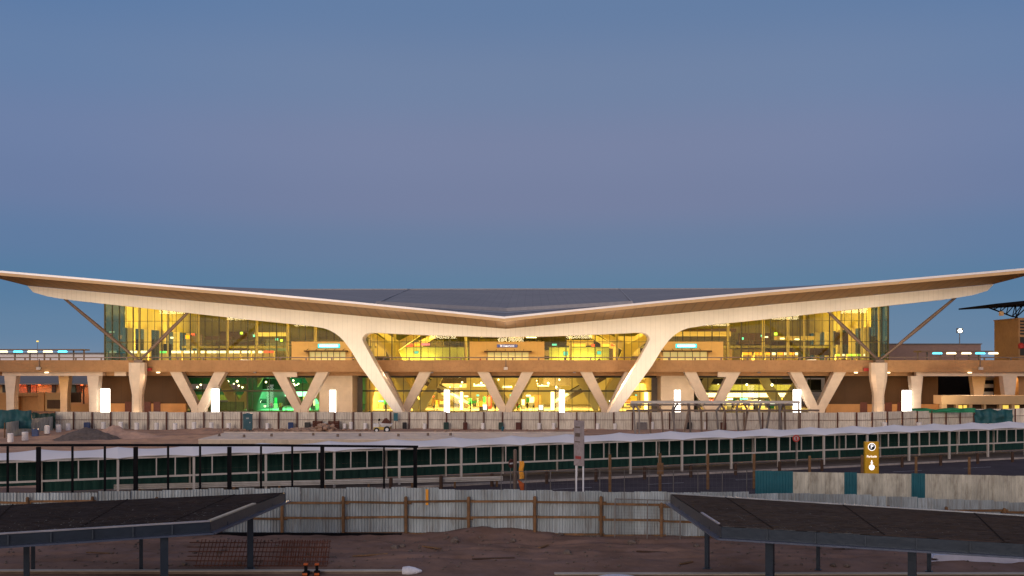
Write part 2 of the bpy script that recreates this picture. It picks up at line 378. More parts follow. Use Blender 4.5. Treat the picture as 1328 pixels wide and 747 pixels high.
# fascia: white edge trim over a return coloured as lit orange
mb = MB(); mb2 = MB()
us = [-UT + 2*UT*i/NU for i in range(NU+1)]
us = sorted(us+[0.0]) if 0.0 not in us else us
for a, b in zip(us, us[1:]):
    for m_, zt, zl, y0, y1 in ((mb, .10, -.20, VF-.10, VF+.30), (mb2, -.203, -.62, VF-.02, VF+.28)):
        m_.add([(a,y0,zf(a)+zl),(b,y0,zf(b)+zl),(b,y0,zf(b)+zt),(a,y0,zf(a)+zt),(a,y1,zf(a)+zl),(b,y1,zf(b)+zl),(b,y1,zf(b)+zt),(a,y1,zf(a)+zt)],
               [(0,1,2,3),(3,2,6,7),(4,7,6,5),(0,4,5,1)])
for sx in (-1, 1):
    u = sx*UT
    mb.quad((u,VF-.1,zf(u)-.2),(u,VF+.3,zf(u)-.2),(u,VF+.3,zf(u)+.1),(u,VF-.1,zf(u)+.1))
    e = sx*UE   # side edge of the roof running back from the tip
    for (x0,y0,z0),(x1,y1,z1) in (((u,VF+.2,zf(u)-.16),(e,VB+1,zb(e)+.9)), ((e,VB+1,zb(e)+.9),(sx*71,228,24.6))):
        mb.bar((x0,y0,z0),(x1,y1,z1), .3, .5)
mb.obj('fascia', 'fascia', term); mb2.obj('fascia_lip', 'lip', term)
# roof skin
VR = 225.0; ZR = 25.55
mb = MB()
wmid = 19.0
def zm(u): return 17.55 - 0*u + abs(u)/wmid*(zf(wmid)+.35-17.55)
def vm(u): return VF+.3 + 12.7*(1-abs(u)/wmid)
def rp(u, t): # main facet from fold or fascia to the ridge
    if abs(u) < wmid: a = Vector((u, vm(u), zm(u)))
    else: a = Vector((u, VF+.3, zf(u)+.02))
    ur = u*(1-.05*t) if abs(u) < 71 else math.copysign(70, u)*(1-.05)
    zr = ZR if abs(u) < 66 else ZR - (abs(u)-66)*.08
    b = Vector((u*.95, VR, zr)); return a.lerp(b, t)
uu = sorted(set([round(-UT+2*UT*i/64, 4) for i in range(65)] + [-wmid, wmid, 0.0]))
for a, b in zip(uu, uu[1:]):
    for k in range(4):
        mb.quad(rp(a,k/4), rp(b,k/4), rp(b,(k+1)/4), rp(a,(k+1)/4))
    mb.quad((a*.95,VR,rp(a,1).z),(b*.95,VR,rp(b,1).z),(b*.93,232,ZR-3),(a*.93,232,ZR-3))
    if abs(a) <= wmid and abs(b) <= wmid:
        mb.cur = 0
        mb.quad((a,VF+.3,zf(a)+.02),(b,VF+.3,zf(b)+.02),(b,vm(b),zm(b)-.36),(a,vm(a),zm(a)-.36))
mb.obj('roof', 'roof', term)
mb = MB()
for a, b in zip(uu, uu[1:]):      # pale upstand at the fold, ridge flashing
    if abs(a) <= wmid and abs(b) <= wmid:
        mb.add([(a,vm(a)-.05,zm(a)-.42),(b,vm(b)-.05,zm(b)-.42),(b,vm(b)-.05,zm(b)+.16),(a,vm(a)-.05,zm(a)+.16),(a,vm(a)+.35,zm(a)+.10),(b,vm(b)+.35,zm(b)+.10)], [(0,1,2,3),(3,2,5,4)])
        if abs(a) < 12.5 and abs(b) < 12.5:
            g = lambda u: vm(u)-2.2-3.2*(1-abs(u)/12.5); h = lambda u: vm(u)-1.6-.5*(1-abs(u)/12.5)
            zz = lambda u, V: zf(u)+.06 + (zm(u)-.36-zf(u))*(V-VF-.3)/max(.1, vm(u)-VF-.3)
            mb.quad((a,g(a),zz(a,g(a))),(b,g(b),zz(b,g(b))),(b,h(b),zz(b,h(b))),(a,h(a),zz(a,h(a))))
    if abs(a) < 64: mb.bar((a*.95,VR,ZR+.06),(b*.95,VR,ZR+.06), .35, .26)
for sx in (-1, 1):
    a = rp(sx*19.0, 0)+Vector((0,0,.25)); b = rp(sx*25, 1)+Vector((0,0,.16)); mb.bar(a, b, .16, .08)
mb.obj('roof_flashing', 'roof_light', term)

# white frame
half = [(0,437.2),(90,434.9),(150,432.2),(170,431.2),(178,431.6),(183,433.6),(186,437.2),(186.2,441),(184,446),(168,475),(137.5,527),(128,545),(138.5,545),(147,532.5),(189,475),(201.5,454.2),(211,441.5),(216,436.6),(222,432),(229,428.2),(237,425.4),(260,421.6),(336,414),(413,405.4),(520,393.6),(570,388.2),(584,386.3),(600,383.6),(619,378),(627,369.6),(526,378.7),(336,396.0),(156,412.6),(0,426.5)]
pts = [(u/SB, CZ+(HY-y)/SB) for u, y in half]
def frame_mesh(y0, y1):
    m_ = MB()
    for sx in (-1, 1):
        pp = [(sx*x, z) for x, z in pts]
        m_.prism(pp, y0, y1)
        # inner face seam is at u = 0: both halves touch there
    return m_
frame_mesh(VB, VB+3.4).obj('frame', 'white_clad', term)
# second tree of raking struts inside the hall
for V in (187, 211):
    for sx in (-1, 1):
        mb = MB()
        mb.bar((sx*17,V,0.2),(sx*22.5,V,12), 1.3, 1.2, 2.2, 1.2, up=(0,1,0)); mb.bar((sx*22.3,V,11.4),(sx*30,V,zc(30,V)-.1), 1.7, 1.0, .7, .8, up=(0,1,0)); mb.bar((sx*22.3,V,11.4),(sx*15.5,V,zc(15,V)-.1), 1.7, 1.0, .7, .8, up=(0,1,0))
        mb.obj('inner_strut', 'cream', term)

# raking steel props under both wings
for sx in (-1, 1):
    base = (sx*59.2, 159.3, 9.2)
    for uo, y in ((578,388.5), (414,405.5)):
        uu_ = uo/F*157; z = CZ+(HY-y)/F*157
        top = Vector((sx*uu_, 157, z+.25)); b = Vector(base)
        mb = MB(); mid = b.lerp(top, .55)
        mb.tube(b, mid, .16, .31, 10); mb.tube(mid, top, .31, .20, 10)
        mb.obj('raking_prop', 'steel_brown', term)
    MB().box(base[0]-.7, base[0]+.7, 158.8, 159.9, 8.95, 9.35).obj('prop_bearing', 'steel_brown', term)

D('olive_edge', (.10, .08, .02), .7)
# hall: glass walls
UL, UR_ = UU(136, 178), UU(1152, 178)
VG = 178.0
mb = MB(); n = 40; ugl = UL+ (UU(168,178)-UL)
mb.grid(lambda i, j: Vector((ugl+(UR_-ugl)*i, VG, 8.3 + (zc(ugl+(UR_-ugl)*i, VG)-8.3)*j)), n, 1)
mb.obj('glass_wall', 'glass', term)
mb = MB(); mb.quad((UL,VG,8.3),(ugl,VG,8.3),(ugl,VG,zc(ugl,VG)),(UL,VG,zc(UL,VG))); mb.obj('corner_glazing', 'glass', term)
# glazing bars
mb = MB(); k = 0; u = UL
while u <= UR_+.01:
    zt = zc(u, VG)
    if k % 4 == 0: mb.box(u-.10, u+.10, VG-.16, VG-.02, 8.3, zt)
    else: mb.box(u-.035, u+.035, VG-.10, VG-.02, 8.3, zt)
    u += (UR_-UL)/108; k += 1
for z in (12.65, 16.4):
    if z < 14.5: mb.box(UL, UR_, VG-.13, VG-.022, z-.05, z+.05)
    else:
        for sx, a in ((-1, UL), (1, UR_)):
            lim = 27.0; mb.box(min(a, sx*lim), max(a, sx*lim), VG-.13, VG-.022, z-.03, z+.03)
mb.obj('glazing_bars', 'mullion', term)
for V, z in ((192, 12.2), (206, 12.6)):     # gallery edges deeper in the hall
    for a, b in ((UL+9, -26), (24, UR_-5)):
        MB().box(a, b, V, V+.5, z-.45, z).obj('gallery_edge', 'olive_edge', term)
        mb = MB(); mb.box(a, b, V-.03, V+.03, z+1.0, z+1.07); x = a
        while x < b: mb.box(x-.03, x+.03, V-.03, V+.03, z, z+1.0); x += 1.6
        mb.obj('gallery_rail', 'mullion', term)
# floor plate of the departures level and its edge
MB().box(UL-.1, UR_+.1, VG+.0, 229, 7.0, 8.25).obj('upper_floor', 'deck_concrete', term)
MB().box(UL-.2, UR_+.2, VG-1.2, VG-.25, 6.35, 7.35).obj('spandrel_beam', 'dark', term)
# side walls: solid bright panel above, dark glass below
for u, sx in ((UL, -1), (UR_, 1)):
    x0, x1 = (u-.3, u) if sx < 0 else (u, u+.3)
    MB().box(x0, x1, 187, 229, 15.6, 22).obj('side_wall', 'panel_yellow', term)
    mb = MB(); mb.quad((u,VG,8.3),(u,229,8.3),(u,229,15.6),(u,187,15.6),(u,187,21),(u,VG,21)); mb.obj('side_glass', 'glass_teal', term)
    mb = MB()
    for V in [178.1+3.1*i for i in range(17)]: mb.box(u-.1, u+.1, V, V+.12, 8.3, 15.6 if V > 187 else 20.4)
    mb.box(u-.09, u+.09, VG, 229, 12.6, 12.75); mb.obj('side_mullions', 'mullion', term)
    mb = MB()
    for V in (188, 196, 204, 212, 220): mb.box(u+(-sx)*.5-.5, u-sx*.5+.5, V, V+1.3, 8.3, 15.6)
    mb.obj('side_pier', 'cream', term)
D('hall_back', (.24, .20, .06), .75, var=.3, scale=.12, stripes=(0, 3.1, .04, .4))
# back wall of the upper hall: pale panels, dark openings
mb = MB(); mb.box(UL, UR_, 228.3, 228.9, 8.2, 22); mb.obj('back_wall', 'hall_back', term)
random.seed(3)
mb = MB(); mb2 = MB()
u = UL+4
while u < UR_-4:
    wd = random.uniform(3, 9)
    if random.random() < .6: (mb if random.random() < .65 else mb2).box(u, min(u+wd, UR_-2), 227.7, 228.25, random.choice([8.3, 10.2, 11.5]), random.choice([12, 13.4, 14.2]))
    u += wd + random.uniform(.3, 2.2)
mb.obj('back_opening', 'brown_panel', term)
D('olive_wall', (.15, .115, .024), .8, var=.3, scale=.25, stripes=(0, 2.6, .06, .4))
random.seed(17); u = UL+6
while u < UR_-8:
    wd = random.uniform(4, 13); V = random.uniform(214, 224)
    MB().box(u, min(u+wd, UR_-6), V, V+.4, 8.26, random.uniform(11.4, 14.2)).obj('hall_partition', random.choice(['olive_wall','olive_wall','brown_panel','dark']), term)
    u += wd + random.uniform(-1, 2.5)
for i in range(60):
    u = random.uniform(UL+2, UR_-6); V = random.uniform(188, 210); w_ = random.uniform(1.2, 4); z = random.uniform(9.6, 11.8)
    MB().box(u, u+w_, V, V+random.uniform(.5, 2), 8.26, z).obj('hall_furniture', random.choice(['dark','olive_wall','steel_brown','brown_panel','dark','tan_wall']), term); mb2.obj('back_panel', 'cream', term)
# columns of the hall
for px in (257, 295, 333, 373, 409, 484, 512, 604, 740, 800, 944, 990, 1022, 1079, 1118):
    u = UU(px, 181.5); MB().tube((u,181.5,8.25),(u,181.5,zc(u,181.5)), .26, .26, 10).obj('hall_column', 'cream', term)
for px in (181, 218, 1043, 1091, 1140):
    u = UU(px, 181.5); MB().tube((u,181.5,8.25),(u,181.5,zc(u,181.5)), .2, .2, 10).obj('hall_column', 'cream', term)
# bulkhead walls hanging in the hall
def IB(px0, px1, py0, py1, V, dep=.4, name=None, m_=None, parent=term, grow=0):
    u0, u1 = UU(px0, V), UU(px1, V); pm = (px0+px1)/2; z1, z0 = ZZ(pm, py0, V), ZZ(pm, py1, V)
    mb_ = MB(); mb_.box(u0, u1, V, V+dep, z0, z1)
    return mb_.obj(name, m_, parent)
for (a, b, c, d, V, m_) in [(265,300,436,441,200,'brown_panel'),(285,320,430,440,205,'brown_panel'),(868,948,430,436,196,'cream'),(880,955,426,431,199,'brown_panel'),
        (958,1000,432,446,200,'brown_panel'),(1005,1060,436,441,204,'cream'),(1083,1110,431,447,200,'brown_panel'),(1115,1138,436,462,206,'dark'),(1050,1078,447,461,203,'brown_panel'),
        (330,372,431,436,198,'cream'),(345,372,440,455,203,'greyroof'),(478,500,440,462,192,'cream'),(735,770,441,448,206,'cream'),(800,830,436,462,196,'cream'),
        (163,205,440,461,206,'dark'),(208,222,446,461,204,'dark'),(246,262,434,452,200,'steel_brown'),(1000,1012,452,462,196,'dark')]:
    IB(a, b, c, d, V, .6, 'bulkhead', m_)

# check-in desks with lit fronts
def desk(px0, px1, y0, y1, V, m_, label, grp, name='lit_counter'):
    u0, u1 = UU(px0, V), UU(px1, V); z1, z0 = ZZ((px0+px1)/2, y0, V), ZZ((px0+px1)/2, y1, V); w_ = u1-u0
    t = thing(name, label, 'counter', BW((u0+u1)/2, V, 8.27), BA, grp)
    MB().bbox(-w_/2, w_/2, .06, .9, 0, z1-8.27-.02, .04).obj('desk_body', 'cream', t)
    MB().box(-w_/2+.03, w_/2-.03, 0, .055, z0-8.27, z1-8.27-.05).obj('light_panel', m_, t)
    return t
W_ = [(168,178),(182,191),(222,235),(237,251),(253,258),(260,266),(268,281),(282,294),(296,311),(313,325),(327,332),(334,341)]
for i, (a, b) in enumerate(W_): desk(a, b, 454.6, 458, 186, 'desk_white', f'check-in counter with white lit front in left hall, {ORD[i]} from left', 'white lit check-in counters')
desk(342, 355, 454.6, 457.6, 186, 'desk_red', 'check-in counter with red lit front at right end of the white row', 'coloured lit counters')
desk(207, 216, 455, 457.8, 186, 'desk_green', 'counter with green lit front in the left hall', 'coloured lit counters')
O_ = [(963,975,'desk_orange'),(979,984,'desk_orange'),(985,991,'desk_orange'),(993.5,1000,'desk_orange'),(1001,1006,'desk_white'),(1009,1016,'desk_orange'),(1017,1020,'desk_white'),(1023,1030,'desk_orange'),(1031,1035,'desk_white')]
for i, (a, b, m_) in enumerate(O_): desk(a, b, 456.8, 460.3, 186, m_, f'{"orange" if "orange" in m_ else "white"} lit counter in right hall, {ORD[i]} from left of the orange row', 'orange and white lit counters')
for i, (a, b, m_) in enumerate([(1084.5,1089,'desk_lime'),(1091,1096,'desk_white'),(1099,1110,'desk_lime'),(1112,1116,'desk_lime'),(1118,1122,'desk_white')]):
    desk(a, b, 458.8, 461.6, 186, m_, f'small green or white lit counter near right end of hall, {ORD[i]} from left', 'green lit counters')
# screens and small signs hung or standing in the upper hall
def screen(px, py, w_, h_, V, m_, label, cat='screen', name='information_screen'):
    u, z = UU(px, V), ZZ(px, py, V); s_ = F/V; w2, h2 = w_/s_/2, h_/s_/2
    t = thing(name, label, cat, BW(u, V, z), BA)
    MB().box(-w2-.05, w2+.05, .04, .2, -h2-.05, h2+.05).obj('casing', 'dark', t)
    MB().box(-w2, w2, 0, .038, -h2, h2).obj('display', m_, t)
    mb_ = MB(); mb_.tube((0,.12,h2), (0,.12,zc(u,V)-z-.1), .035, n=6); mb_.obj('hanger', 'mullion', t)
    return t
for a in [(329.5,435.5,3,3,190,'screen_cyan','cyan screen hanging high left of the left tan kiosk'),(359,440,3.5,3,192,'screen_cyan','cyan screen hanging right above the red lit counter'),
          (540,457,5,3,184,'screen_cyan','cyan screen in front of the green glass kiosk, left centre'),(733.5,458.5,5.5,5,184,'screen_cyan','square cyan screen right of the centre kiosk'),
          (777,457.5,5,4,184,'screen_cyan','cyan screen between centre kiosk and right strut'),(552,446.5,11,3,196,'screen_pink','pink lit shop sign above left centre shops'),
          (365,441.5,3,3,189,'desk_lime','small lime green lit sign beside left tan kiosk'),(313,432,3.5,3,194,'desk_lime','lime green sign high in the left hall'),
          (1006,433,4,3.4,192,'desk_lime','yellow green sign high in the right hall'),(988,435.5,2.6,2.6,188,'screen_cyan','cyan screen high in the right hall'),
          (992,437,8,2,193,'sign_text','slanted white lit sign in right hall beneath the yellow one'),(1034,440,7,2,193,'sign_text','white lit sign in the right hall above the dark opening'),
          (1014.5,439,6,2,193,'sign_text','white lit sign between two cream columns in the right hall'),(719,447,6,2.4,196,'screen_cyan','long cyan screen above right centre shops'),
          (796,447,6,3,196,'desk_red','red lit shop sign above the right centre shops'),(770,448,5,3,199,'desk_red','small red shop sign behind the cyan screen'),
          (245,437,9,5,202,'desk_orange','orange lit shop front in left hall'),(250,434,5,3,200,'desk_red','red lit sign over the orange shop front'),(223,438,4,2.4,198,'sign_text','small white sign left of the orange shop front'),
          (145,430.5,7,1.6,200,'sign_text','tilted white lamp near the left corner of the hall'),(963,439,3,3,189,'screen_cyan','pale cyan screen left of the orange counters')]:
    screen(*a)
# shop rows behind glass, upper centre
for i, (a, b, c, d, m_, lb) in enumerate([(525,536,446.5,450.5,'desk_red','red lit shop front left of centre'),(537,545,445.5,449,'desk_orange','orange lit shop front left of centre'),(740,760,445.5,449.5,'window_lit','yellow lit shop front right of centre'),(780,792,446,451,'window_lit','yellow lit shop front near the right strut')]):
    V = 206; u0, u1 = UU(a,V), UU(b,V); z1 = ZZ(a,c,V); z0 = ZZ(a,d,V)
    t = thing('shop_front', lb, 'shop', BW(u0, V, 8.27), BA, 'shops in the upper hall')
    w_ = u1-u0
    MB().box(0, w_, .1, 3, 0, z1-8.27+.3).obj('shop_box', 'cream', t); MB().box(.1, w_-.1, 0, .09, z0-8.27, z1-8.27).obj('lit_sign', m_, t)
    MB().box(.3, w_-.3, .02, .095, .3, z0-8.27-.3).obj('shop_window', 'dark', t)
# pale green glazed kiosks in the centre hall
for (a, b, lb) in ((507, 607, 'long pale glazed screen wall left of the centre kiosk'), (712, 790, 'long pale glazed screen wall right of the centre kiosk')):
    V = 189; u0, u1 = UU(a,V), UU(b,V); t = thing('glazed_screen', lb, 'glass screen', BW(u0, V, 8.27), BA)
    z = ZZ(a, 450.5, V)-8.27; w_ = u1-u0
    MB().box(0, w_, 0, .08, .1, z).obj('glass_panel', mat('etched_glass'+str(a), (.24,.26,.10), .4, var=.12, scale=.3, stripes=(0, 1.5, .03, .6)), t)
    MB().box(0, w_, -.03, .12, z, z+.12).obj('head_rail', 'mullion', t)

# portal kiosks at the upper glass line, with signs
def kiosk(a, b, yt, label, sign, pars, cy=None):
    V0, V1 = 175.6, 179; u0, u1 = UU(a, V0), UU(b, V0); z1 = ZZ((a+b)/2, yt, V0); zs = 8.1; w_ = u1-u0
    t = thing('entrance_portal', label, 'entrance portal', BW(u0, V0, zs), BA, 'tan entrance portals on the upper deck')
    zo = ZZ(a, pars[2], V0)-zs
    o0, o1 = UU(pars[0], V0)-u0, UU(pars[1], V0)-u0
    mb_ = MB(); H = z1-zs
    mb_.box(0, o0, 0, V1-V0, 0, H); mb_.box(o1, w_, 0, V1-V0, 0, H); mb_.box(o0, o1, 0, V1-V0, zo, H)
    mb_.obj('portal_wall', 'tan_portal', t)
    mb_ = MB(); mb_.box(o0-.5, o1+.5, -1.5, -.004, zo-.12, zo+.12)
    k_ = o0
    while k_ < o1: mb_.bar((k_,-1.5,zo+.13),(k_,-.02,zo+.42), .07); k_ += 1.6
    mb_.obj('door_canopy', 'brown_panel', t)
    mb_ = MB(); n_ = 6
    for i in range(n_+1): x = o0+(o1-o0)*i/n_; mb_.box(x-.05, x+.05, .4, .5, 0, zo)
    mb_.obj('door_frame', 'mullion', t)
    MB().box(o0, o1, .9, .95, 0, zo-.02).obj('lit_doors', 'door_glow', t)
    return t, u0, V0, zs
D('tan_portal', (.62, .42, .17), .7, var=.06, stripes=(0, 3.0, .01, .75))
M['door_glow'] = emit('door_glow', (.75, .62, .22), .55)
for (a, b, yt, lb, pars, sg) in ((378, 456, 443, 'tan entrance portal with cyan lit sign left of the left strut', (400, 448, 455.5), (412.5, 441)),
                                 (609, 706, 443, 'tan entrance portal with dark blue sign at the centre of the hall', (632, 686, 456), (644.5, 671)),
                                 (856, 938, 443, 'tan entrance portal with cyan lit sign right of the right strut', (860, 918, 455.5), (876, 903.5))):
    t, u0, V0, zs = kiosk(a, b, yt, lb, None, pars)
    s0, s1 = UU(sg[0], V0)-u0, UU(sg[1], V0)-u0; zm_ = ZZ(a, 448.6, V0)-zs; blue = a == 609
    if blue:
        b_ = MB().box(s0, s1, -.22, -.005, zm_-.26, zm_+.26).obj('sign_board', 'sign_blue', t)
        tx = bpy.data.curves.new('sign_text', 'FONT'); tx.body = 'SA Departures'; tx.size = .42; tx.align_x = 'CENTER'; tx.align_y = 'CENTER'; tx.extrude = .01
        to = totext(tx, 'sign_text', M['sign_text'], b_, ((s0+s1)/2, -.235, zm_), (R(90),0,0))
    else:
        mb_ = MB(); mb_.bbox(s0, s1, -.25, -.005, zm_-.36, zm_+.36, .08); b_ = mb_.obj('sign_board', 'sign_cyan_rim', t)
        MB().box(s0+.3, s1-.3, -.29, -.255, zm_-.2, zm_+.2).obj('sign_panel', 'sign_text', b_)

# ---------------- lower level
ZL = 6.35
# lower glass and its bars
LG0, LG1 = UU(241, VG), UU(1073, VG)
mb = MB(); mb.quad((LG0,VG+.1,0),(LG1,VG+.1,0),(LG1,VG+.1,ZL),(LG0,VG+.1,ZL)); mb.obj('lower_glass', 'glass_lower', term)
mb = MB(); u = LG0
while u < LG1: mb.box(u-.05, u+.05, VG-.06, VG+.06, 0, ZL); u += 3.02
zt = ZZ(600, 507, VG); mb.box(LG0, LG1, VG-.12, VG+.055, zt-.14, zt+.14)
mb.box(LG0, LG1, VG-.1, VG+.05, ZL-.12, ZL); mb.obj('lower_glazing_bars', 'mullion', term)
# brown panelled ends
for (a, b) in ((UU(131, 172), UU(243, 172)), (UU(1070, 172), UU(1215, 172))):
    MB().box(a, b, 171.5, 172.1, ZZ(640, 523.5, 172)+.005, 7.2).obj('panel_wall', 'brown_panel', term)
    MB().box(a, b, 171.2, 172.0, 0, ZZ(640, 523.5, 172)-.005).obj('base_wall', 'orange_wall', term)
    mb = MB(); 
    for k in range(4): x = a + (b-a)*(.30+.11*k); mb.box(x, x+1.2, 171.12, 171.19, .2, 2.15)
    mb.obj('service_door', 'brown_plastic', term)
# lit concrete service blocks standing proud of the glass
for i, (a, b, side) in enumerate(((414, 457, 'left'), (857, 900, 'right'))):
    V = 171; u0, u1 = UU(a, V), UU(b, V)
    MB().bbox(u0, u1, V, VG-.3, 0, 7.2, .05).obj('service_core', 'column_concrete', term)
    mb = MB(); x0, x1 = (UU(457.5, 176), UU(470, 176)) if side == 'left' else (UU(845, 176), UU(856.5, 176))
    mb.box(x0, x1, 176, 176.3, 0, 6.3)
    for k in range(8): mb.box(x0, x1, 175.9, 175.98, .4+k*.75, .52+k*.75)
    mb.obj('louvre_panel', 'greyroof', term)
# interior of arrivals hall
MB().box(LG0-1, LG1+1, 214, 214.4, 0, ZL).obj('lower_back_wall', 'cream', term)
MB().box(LG0-1, LG1+1, VG+.4, 214, -.05, .05).obj('lower_floor', 'slab', term)
MB().box(LG0-1, LG1+1, VG+.4, 214, ZL, ZL+.3).obj('lower_ceiling', 'cream', term)
for px in (320, 474, 848, 905):
    u = UU(px, VG); MB().box(u-.15, u+.15, VG+.4, 214, 0.05, ZL-.01).obj('partition_wall', 'cream' if px in (474, 848) else 'greyroof', term)
# mezzanine edges, dark bands and voids
for (a, b, c, d, V, m_) in [(243,320,490,498,196,'dark_green'),(243,318,512,519,190,'olive'),(243,318,505,512,192,'net'),(246,316,521,534,184,'louvre_green'),(322,345,517,523,186,'dark'),(345,415,490,497,200,'dark_green'),
        (322,372,491,505,188,'dark_green'),(905,1030,491,498,186,'dark'),(905,1035,499,508,190,'olive'),(572,605,490,503,190,'steel_brown'),(705,740,490,500,196,'steel_brown'),
        (812,845,492,506,190,'cream'),(1048,1065,492,506,184,'dark'),(560,580,518,534,205,'orange_wall'),(690,702,512,534,200,'orange_wall')]:
    if m_ not in M: D(m_, {'louvre_green': (.28,.36,.20), 'dark_green': (.01,.08,.05), 'olive': (.14,.14,.035)}[m_], .7, stripes=(0, .8, .08, .5))
    IB(a, b, c, d, V, .5, 'interior_panel', m_)
# lower hall: cove lights, columns, escalators
M['lamp_white_p'] = emit('lamp_white_p', (1, .88, .55), 6)
for (a, b, c, d, V, m_) in [(905,1030,509.5,515,200,'glow_strip'),(343,415,507.5,514,205,'glow_mint'),(614,640,499,501,196,'glow_strip'),(652,664,500.5,503,190,'glow_strip'),(668,684,499,501,196,'glow_strip'),(632,648,503.5,505,199,'glow_strip'),(697,712,499.5,501,196,'glow_strip')]:
    if m_ not in M: M[m_] = emit(m_, (.45, 1, .72), 2.2)
    t = thing('ceiling_light', f'lit ceiling strip in the arrivals hall around {"left" if a<450 else "right" if a>850 else "centre"}, {ORD[int(a)%13]} strip', 'ceiling light', BW(UU(a,V), V, ZZ(a,c,V)), BA, 'ceiling light strips in the arrivals hall')
    w_ = UU(b,V)-UU(a,V); h_ = ZZ(a,c,V)-ZZ(a,d,V); MB().box(0, w_, 0, .3, -h_, 0).obj('lamp_panel', m_, t); MB().box(-.05, w_+.05, .31, .5, -h_-.05, .08).obj('lamp_housing', 'dark', t)
t0 = None
for (a, yt, lb) in ((566, 507, 'escalator climbing left of the arrivals hall centre'), (757, 507, 'escalator climbing right of the arrivals hall centre')):
    V = 188; sx = -1 if a < 650 else 1
    t = thing('escalator', lb, 'escalator', BW(UU(a, V), V, .05), BA)
    mb = MB(); mb.bar((-sx*6,0,.5),(sx*4,0,6.2), 1.2, .8); mb.obj('truss', 'steel_brown', t)
    for dy in (-.75, .75):
        mb = MB(); mb.bar((-sx*6,dy,1.3),(sx*4,dy,7.0), .08, .5); mb.obj('balustrade', 'steel_pale', t)
        mb = MB(); mb.tube((-sx*6,dy,1.7),(sx*4,dy,7.4), .07); mb.obj('handrail', 'mullion', t)
random.seed(41)
for i in range(64):     # pendant globes of the arrivals hall
    px = random.choice([random.uniform(480, 850), random.uniform(480, 850), random.uniform(905, 1065), random.uniform(325, 412), random.uniform(250, 318)]); V = random.uniform(181, 206); z = random.uniform(4.3, 5.9); u = UU(px, V); r_ = random.uniform(.10, .24)
    MB().lathe([(r_*.3,-r_),(r_*.9,-r_*.5),(r_,0),(r_*.8,r_*.6),(r_*.2,r_)], (u, V, z), 8).obj('pendant_globe', 'lamp_white_p', term)
# coloured goods, counters and shop displays in the lower hall
random.seed(11)
cols = ['desk_red','desk_orange','car_yellow','cream','white_paint','red','teal_sheet','lamp_soft','orange_wall','green_mid','window_lit']
D('green_mid', (.05, .35, .12), .6); M['lamp_soft'] = emit('lamp_soft', (1, .85, .5), 1.2)
lower_places = [(350,368),(392,412),(478,505),(560,574),(603,640),(664,692),(812,842),(908,1028)]
ccode = {'desk_red':'red lit','desk_orange':'orange lit','car_yellow':'yellow','cream':'cream','white_paint':'white','red':'red','teal_sheet':'teal','lamp_soft':'pale lit','orange_wall':'tan','green_mid':'green','window_lit':'amber lit'}
zone = {350:'the green lit shop, left part',392:'the green lit shop, right part',478:'the bay beside the left louvre',560:'the bay by the left escalator',603:'the bay left of the centre V column',664:'the bay right of the centre V column',812:'the bay beside the right louvre',908:'the long bright bay at right'}
for (a, b) in lower_places:
    px = a+1.5; n_ = 0
    while px < b:
        m_ = random.choice(cols); w_ = random.uniform(.5, 1.5); h_ = random.uniform(.9, 2.3); V = random.uniform(183, 207)
        t = thing('display_stand', f'{ccode[m_]} display stand in {zone[a]}, {ORD[n_%20]} along', 'display stand', BW(UU(px, V), V, .05), BA, 'display stands in the arrivals hall')
        MB().bbox(-w_/2, w_/2, 0, .5, 0, h_*.45, .03).obj('plinth', 'cream' if n_ % 2 else 'steel_grey', t)
        MB().bbox(-w_/2+.06, w_/2-.06, .05, .42, h_*.45+.004, h_, .05).obj('goods', m_, t)
        if n_ % 3 == 0: MB().box(-w_/2, w_/2, .1, .2, h_+.3, h_+.65).obj('topper', random.choice(['sign_text','desk_red','lamp_soft','screen_cyan']), t); 
        px += random.uniform(4, 7.5); n_ += 1
for i, (px, y0, y1, V, m_, lb) in enumerate([(634,514,530,190,'red','tall red vending machine left of the centre V column'),(629,524,534,184,'lamp_white_soft','white lit box standing low left of centre V column'),(702,525,533,184,'lamp_white_soft','white lit box standing low right of centre V column')]):
    if m_ not in M: M[m_] = emit(m_, (1, .95, .85), 2)
    z1 = ZZ(px, y0, V); t = thing('vending_machine', lb, 'vending machine', BW(UU(px, V), V, .05), BA)
    MB().bbox(-.55, .55, 0, .8, 0, z1, .05).obj('cabinet', 'red' if i == 0 else 'white_paint', t); MB().box(-.45, .3, -.03, -.003, .6 if i == 0 else .2, z1-.15).obj('lit_front', 'desk_red' if i == 0 else m_, t)
# hanging decorations (round dark rings seen under the deck)
# lights of the halls (area lights under the lower ceiling, added unseen ones on the upper floor)
# teal fluorescent shop
upc = (1, .74, .22)
for i in range(9):
    u = UL+8+(UR_-UL-16)*i/8
    for V, pw in ((188, 2700), (208, 2700)):
        light('hall_fill_light', 'AREA', BW(u, V, 8.6), pw, upc, 9, BW(u, V, 20), sizey=3)  # added unseen light that brightens the hall's ceiling and walls
M['luminaire'] = emit('luminaire', (1, .90, .55), 7)
mb_l = []
for i in range(13):
    for V, off in ((183.5, 0), (196, .5), (211, .2)):
        u = UL+7+(UR_-UL-14)*(i+off)/13
        if V < 190 and 12 < abs(u) < 60: continue
        z = zc(u, V)-.35; MB().box(u-1.1, u+1.1, V-.4, V+.4, z, z+.12).obj('luminaire', 'luminaire', term)
for i in range(9):
    u = -9+18*i/8; z = zc(u, 181)-.3; MB().box(u-.75, u+.75, 180.8, 181.4, z-.05, z+.08).obj('luminaire', 'luminaire', term)
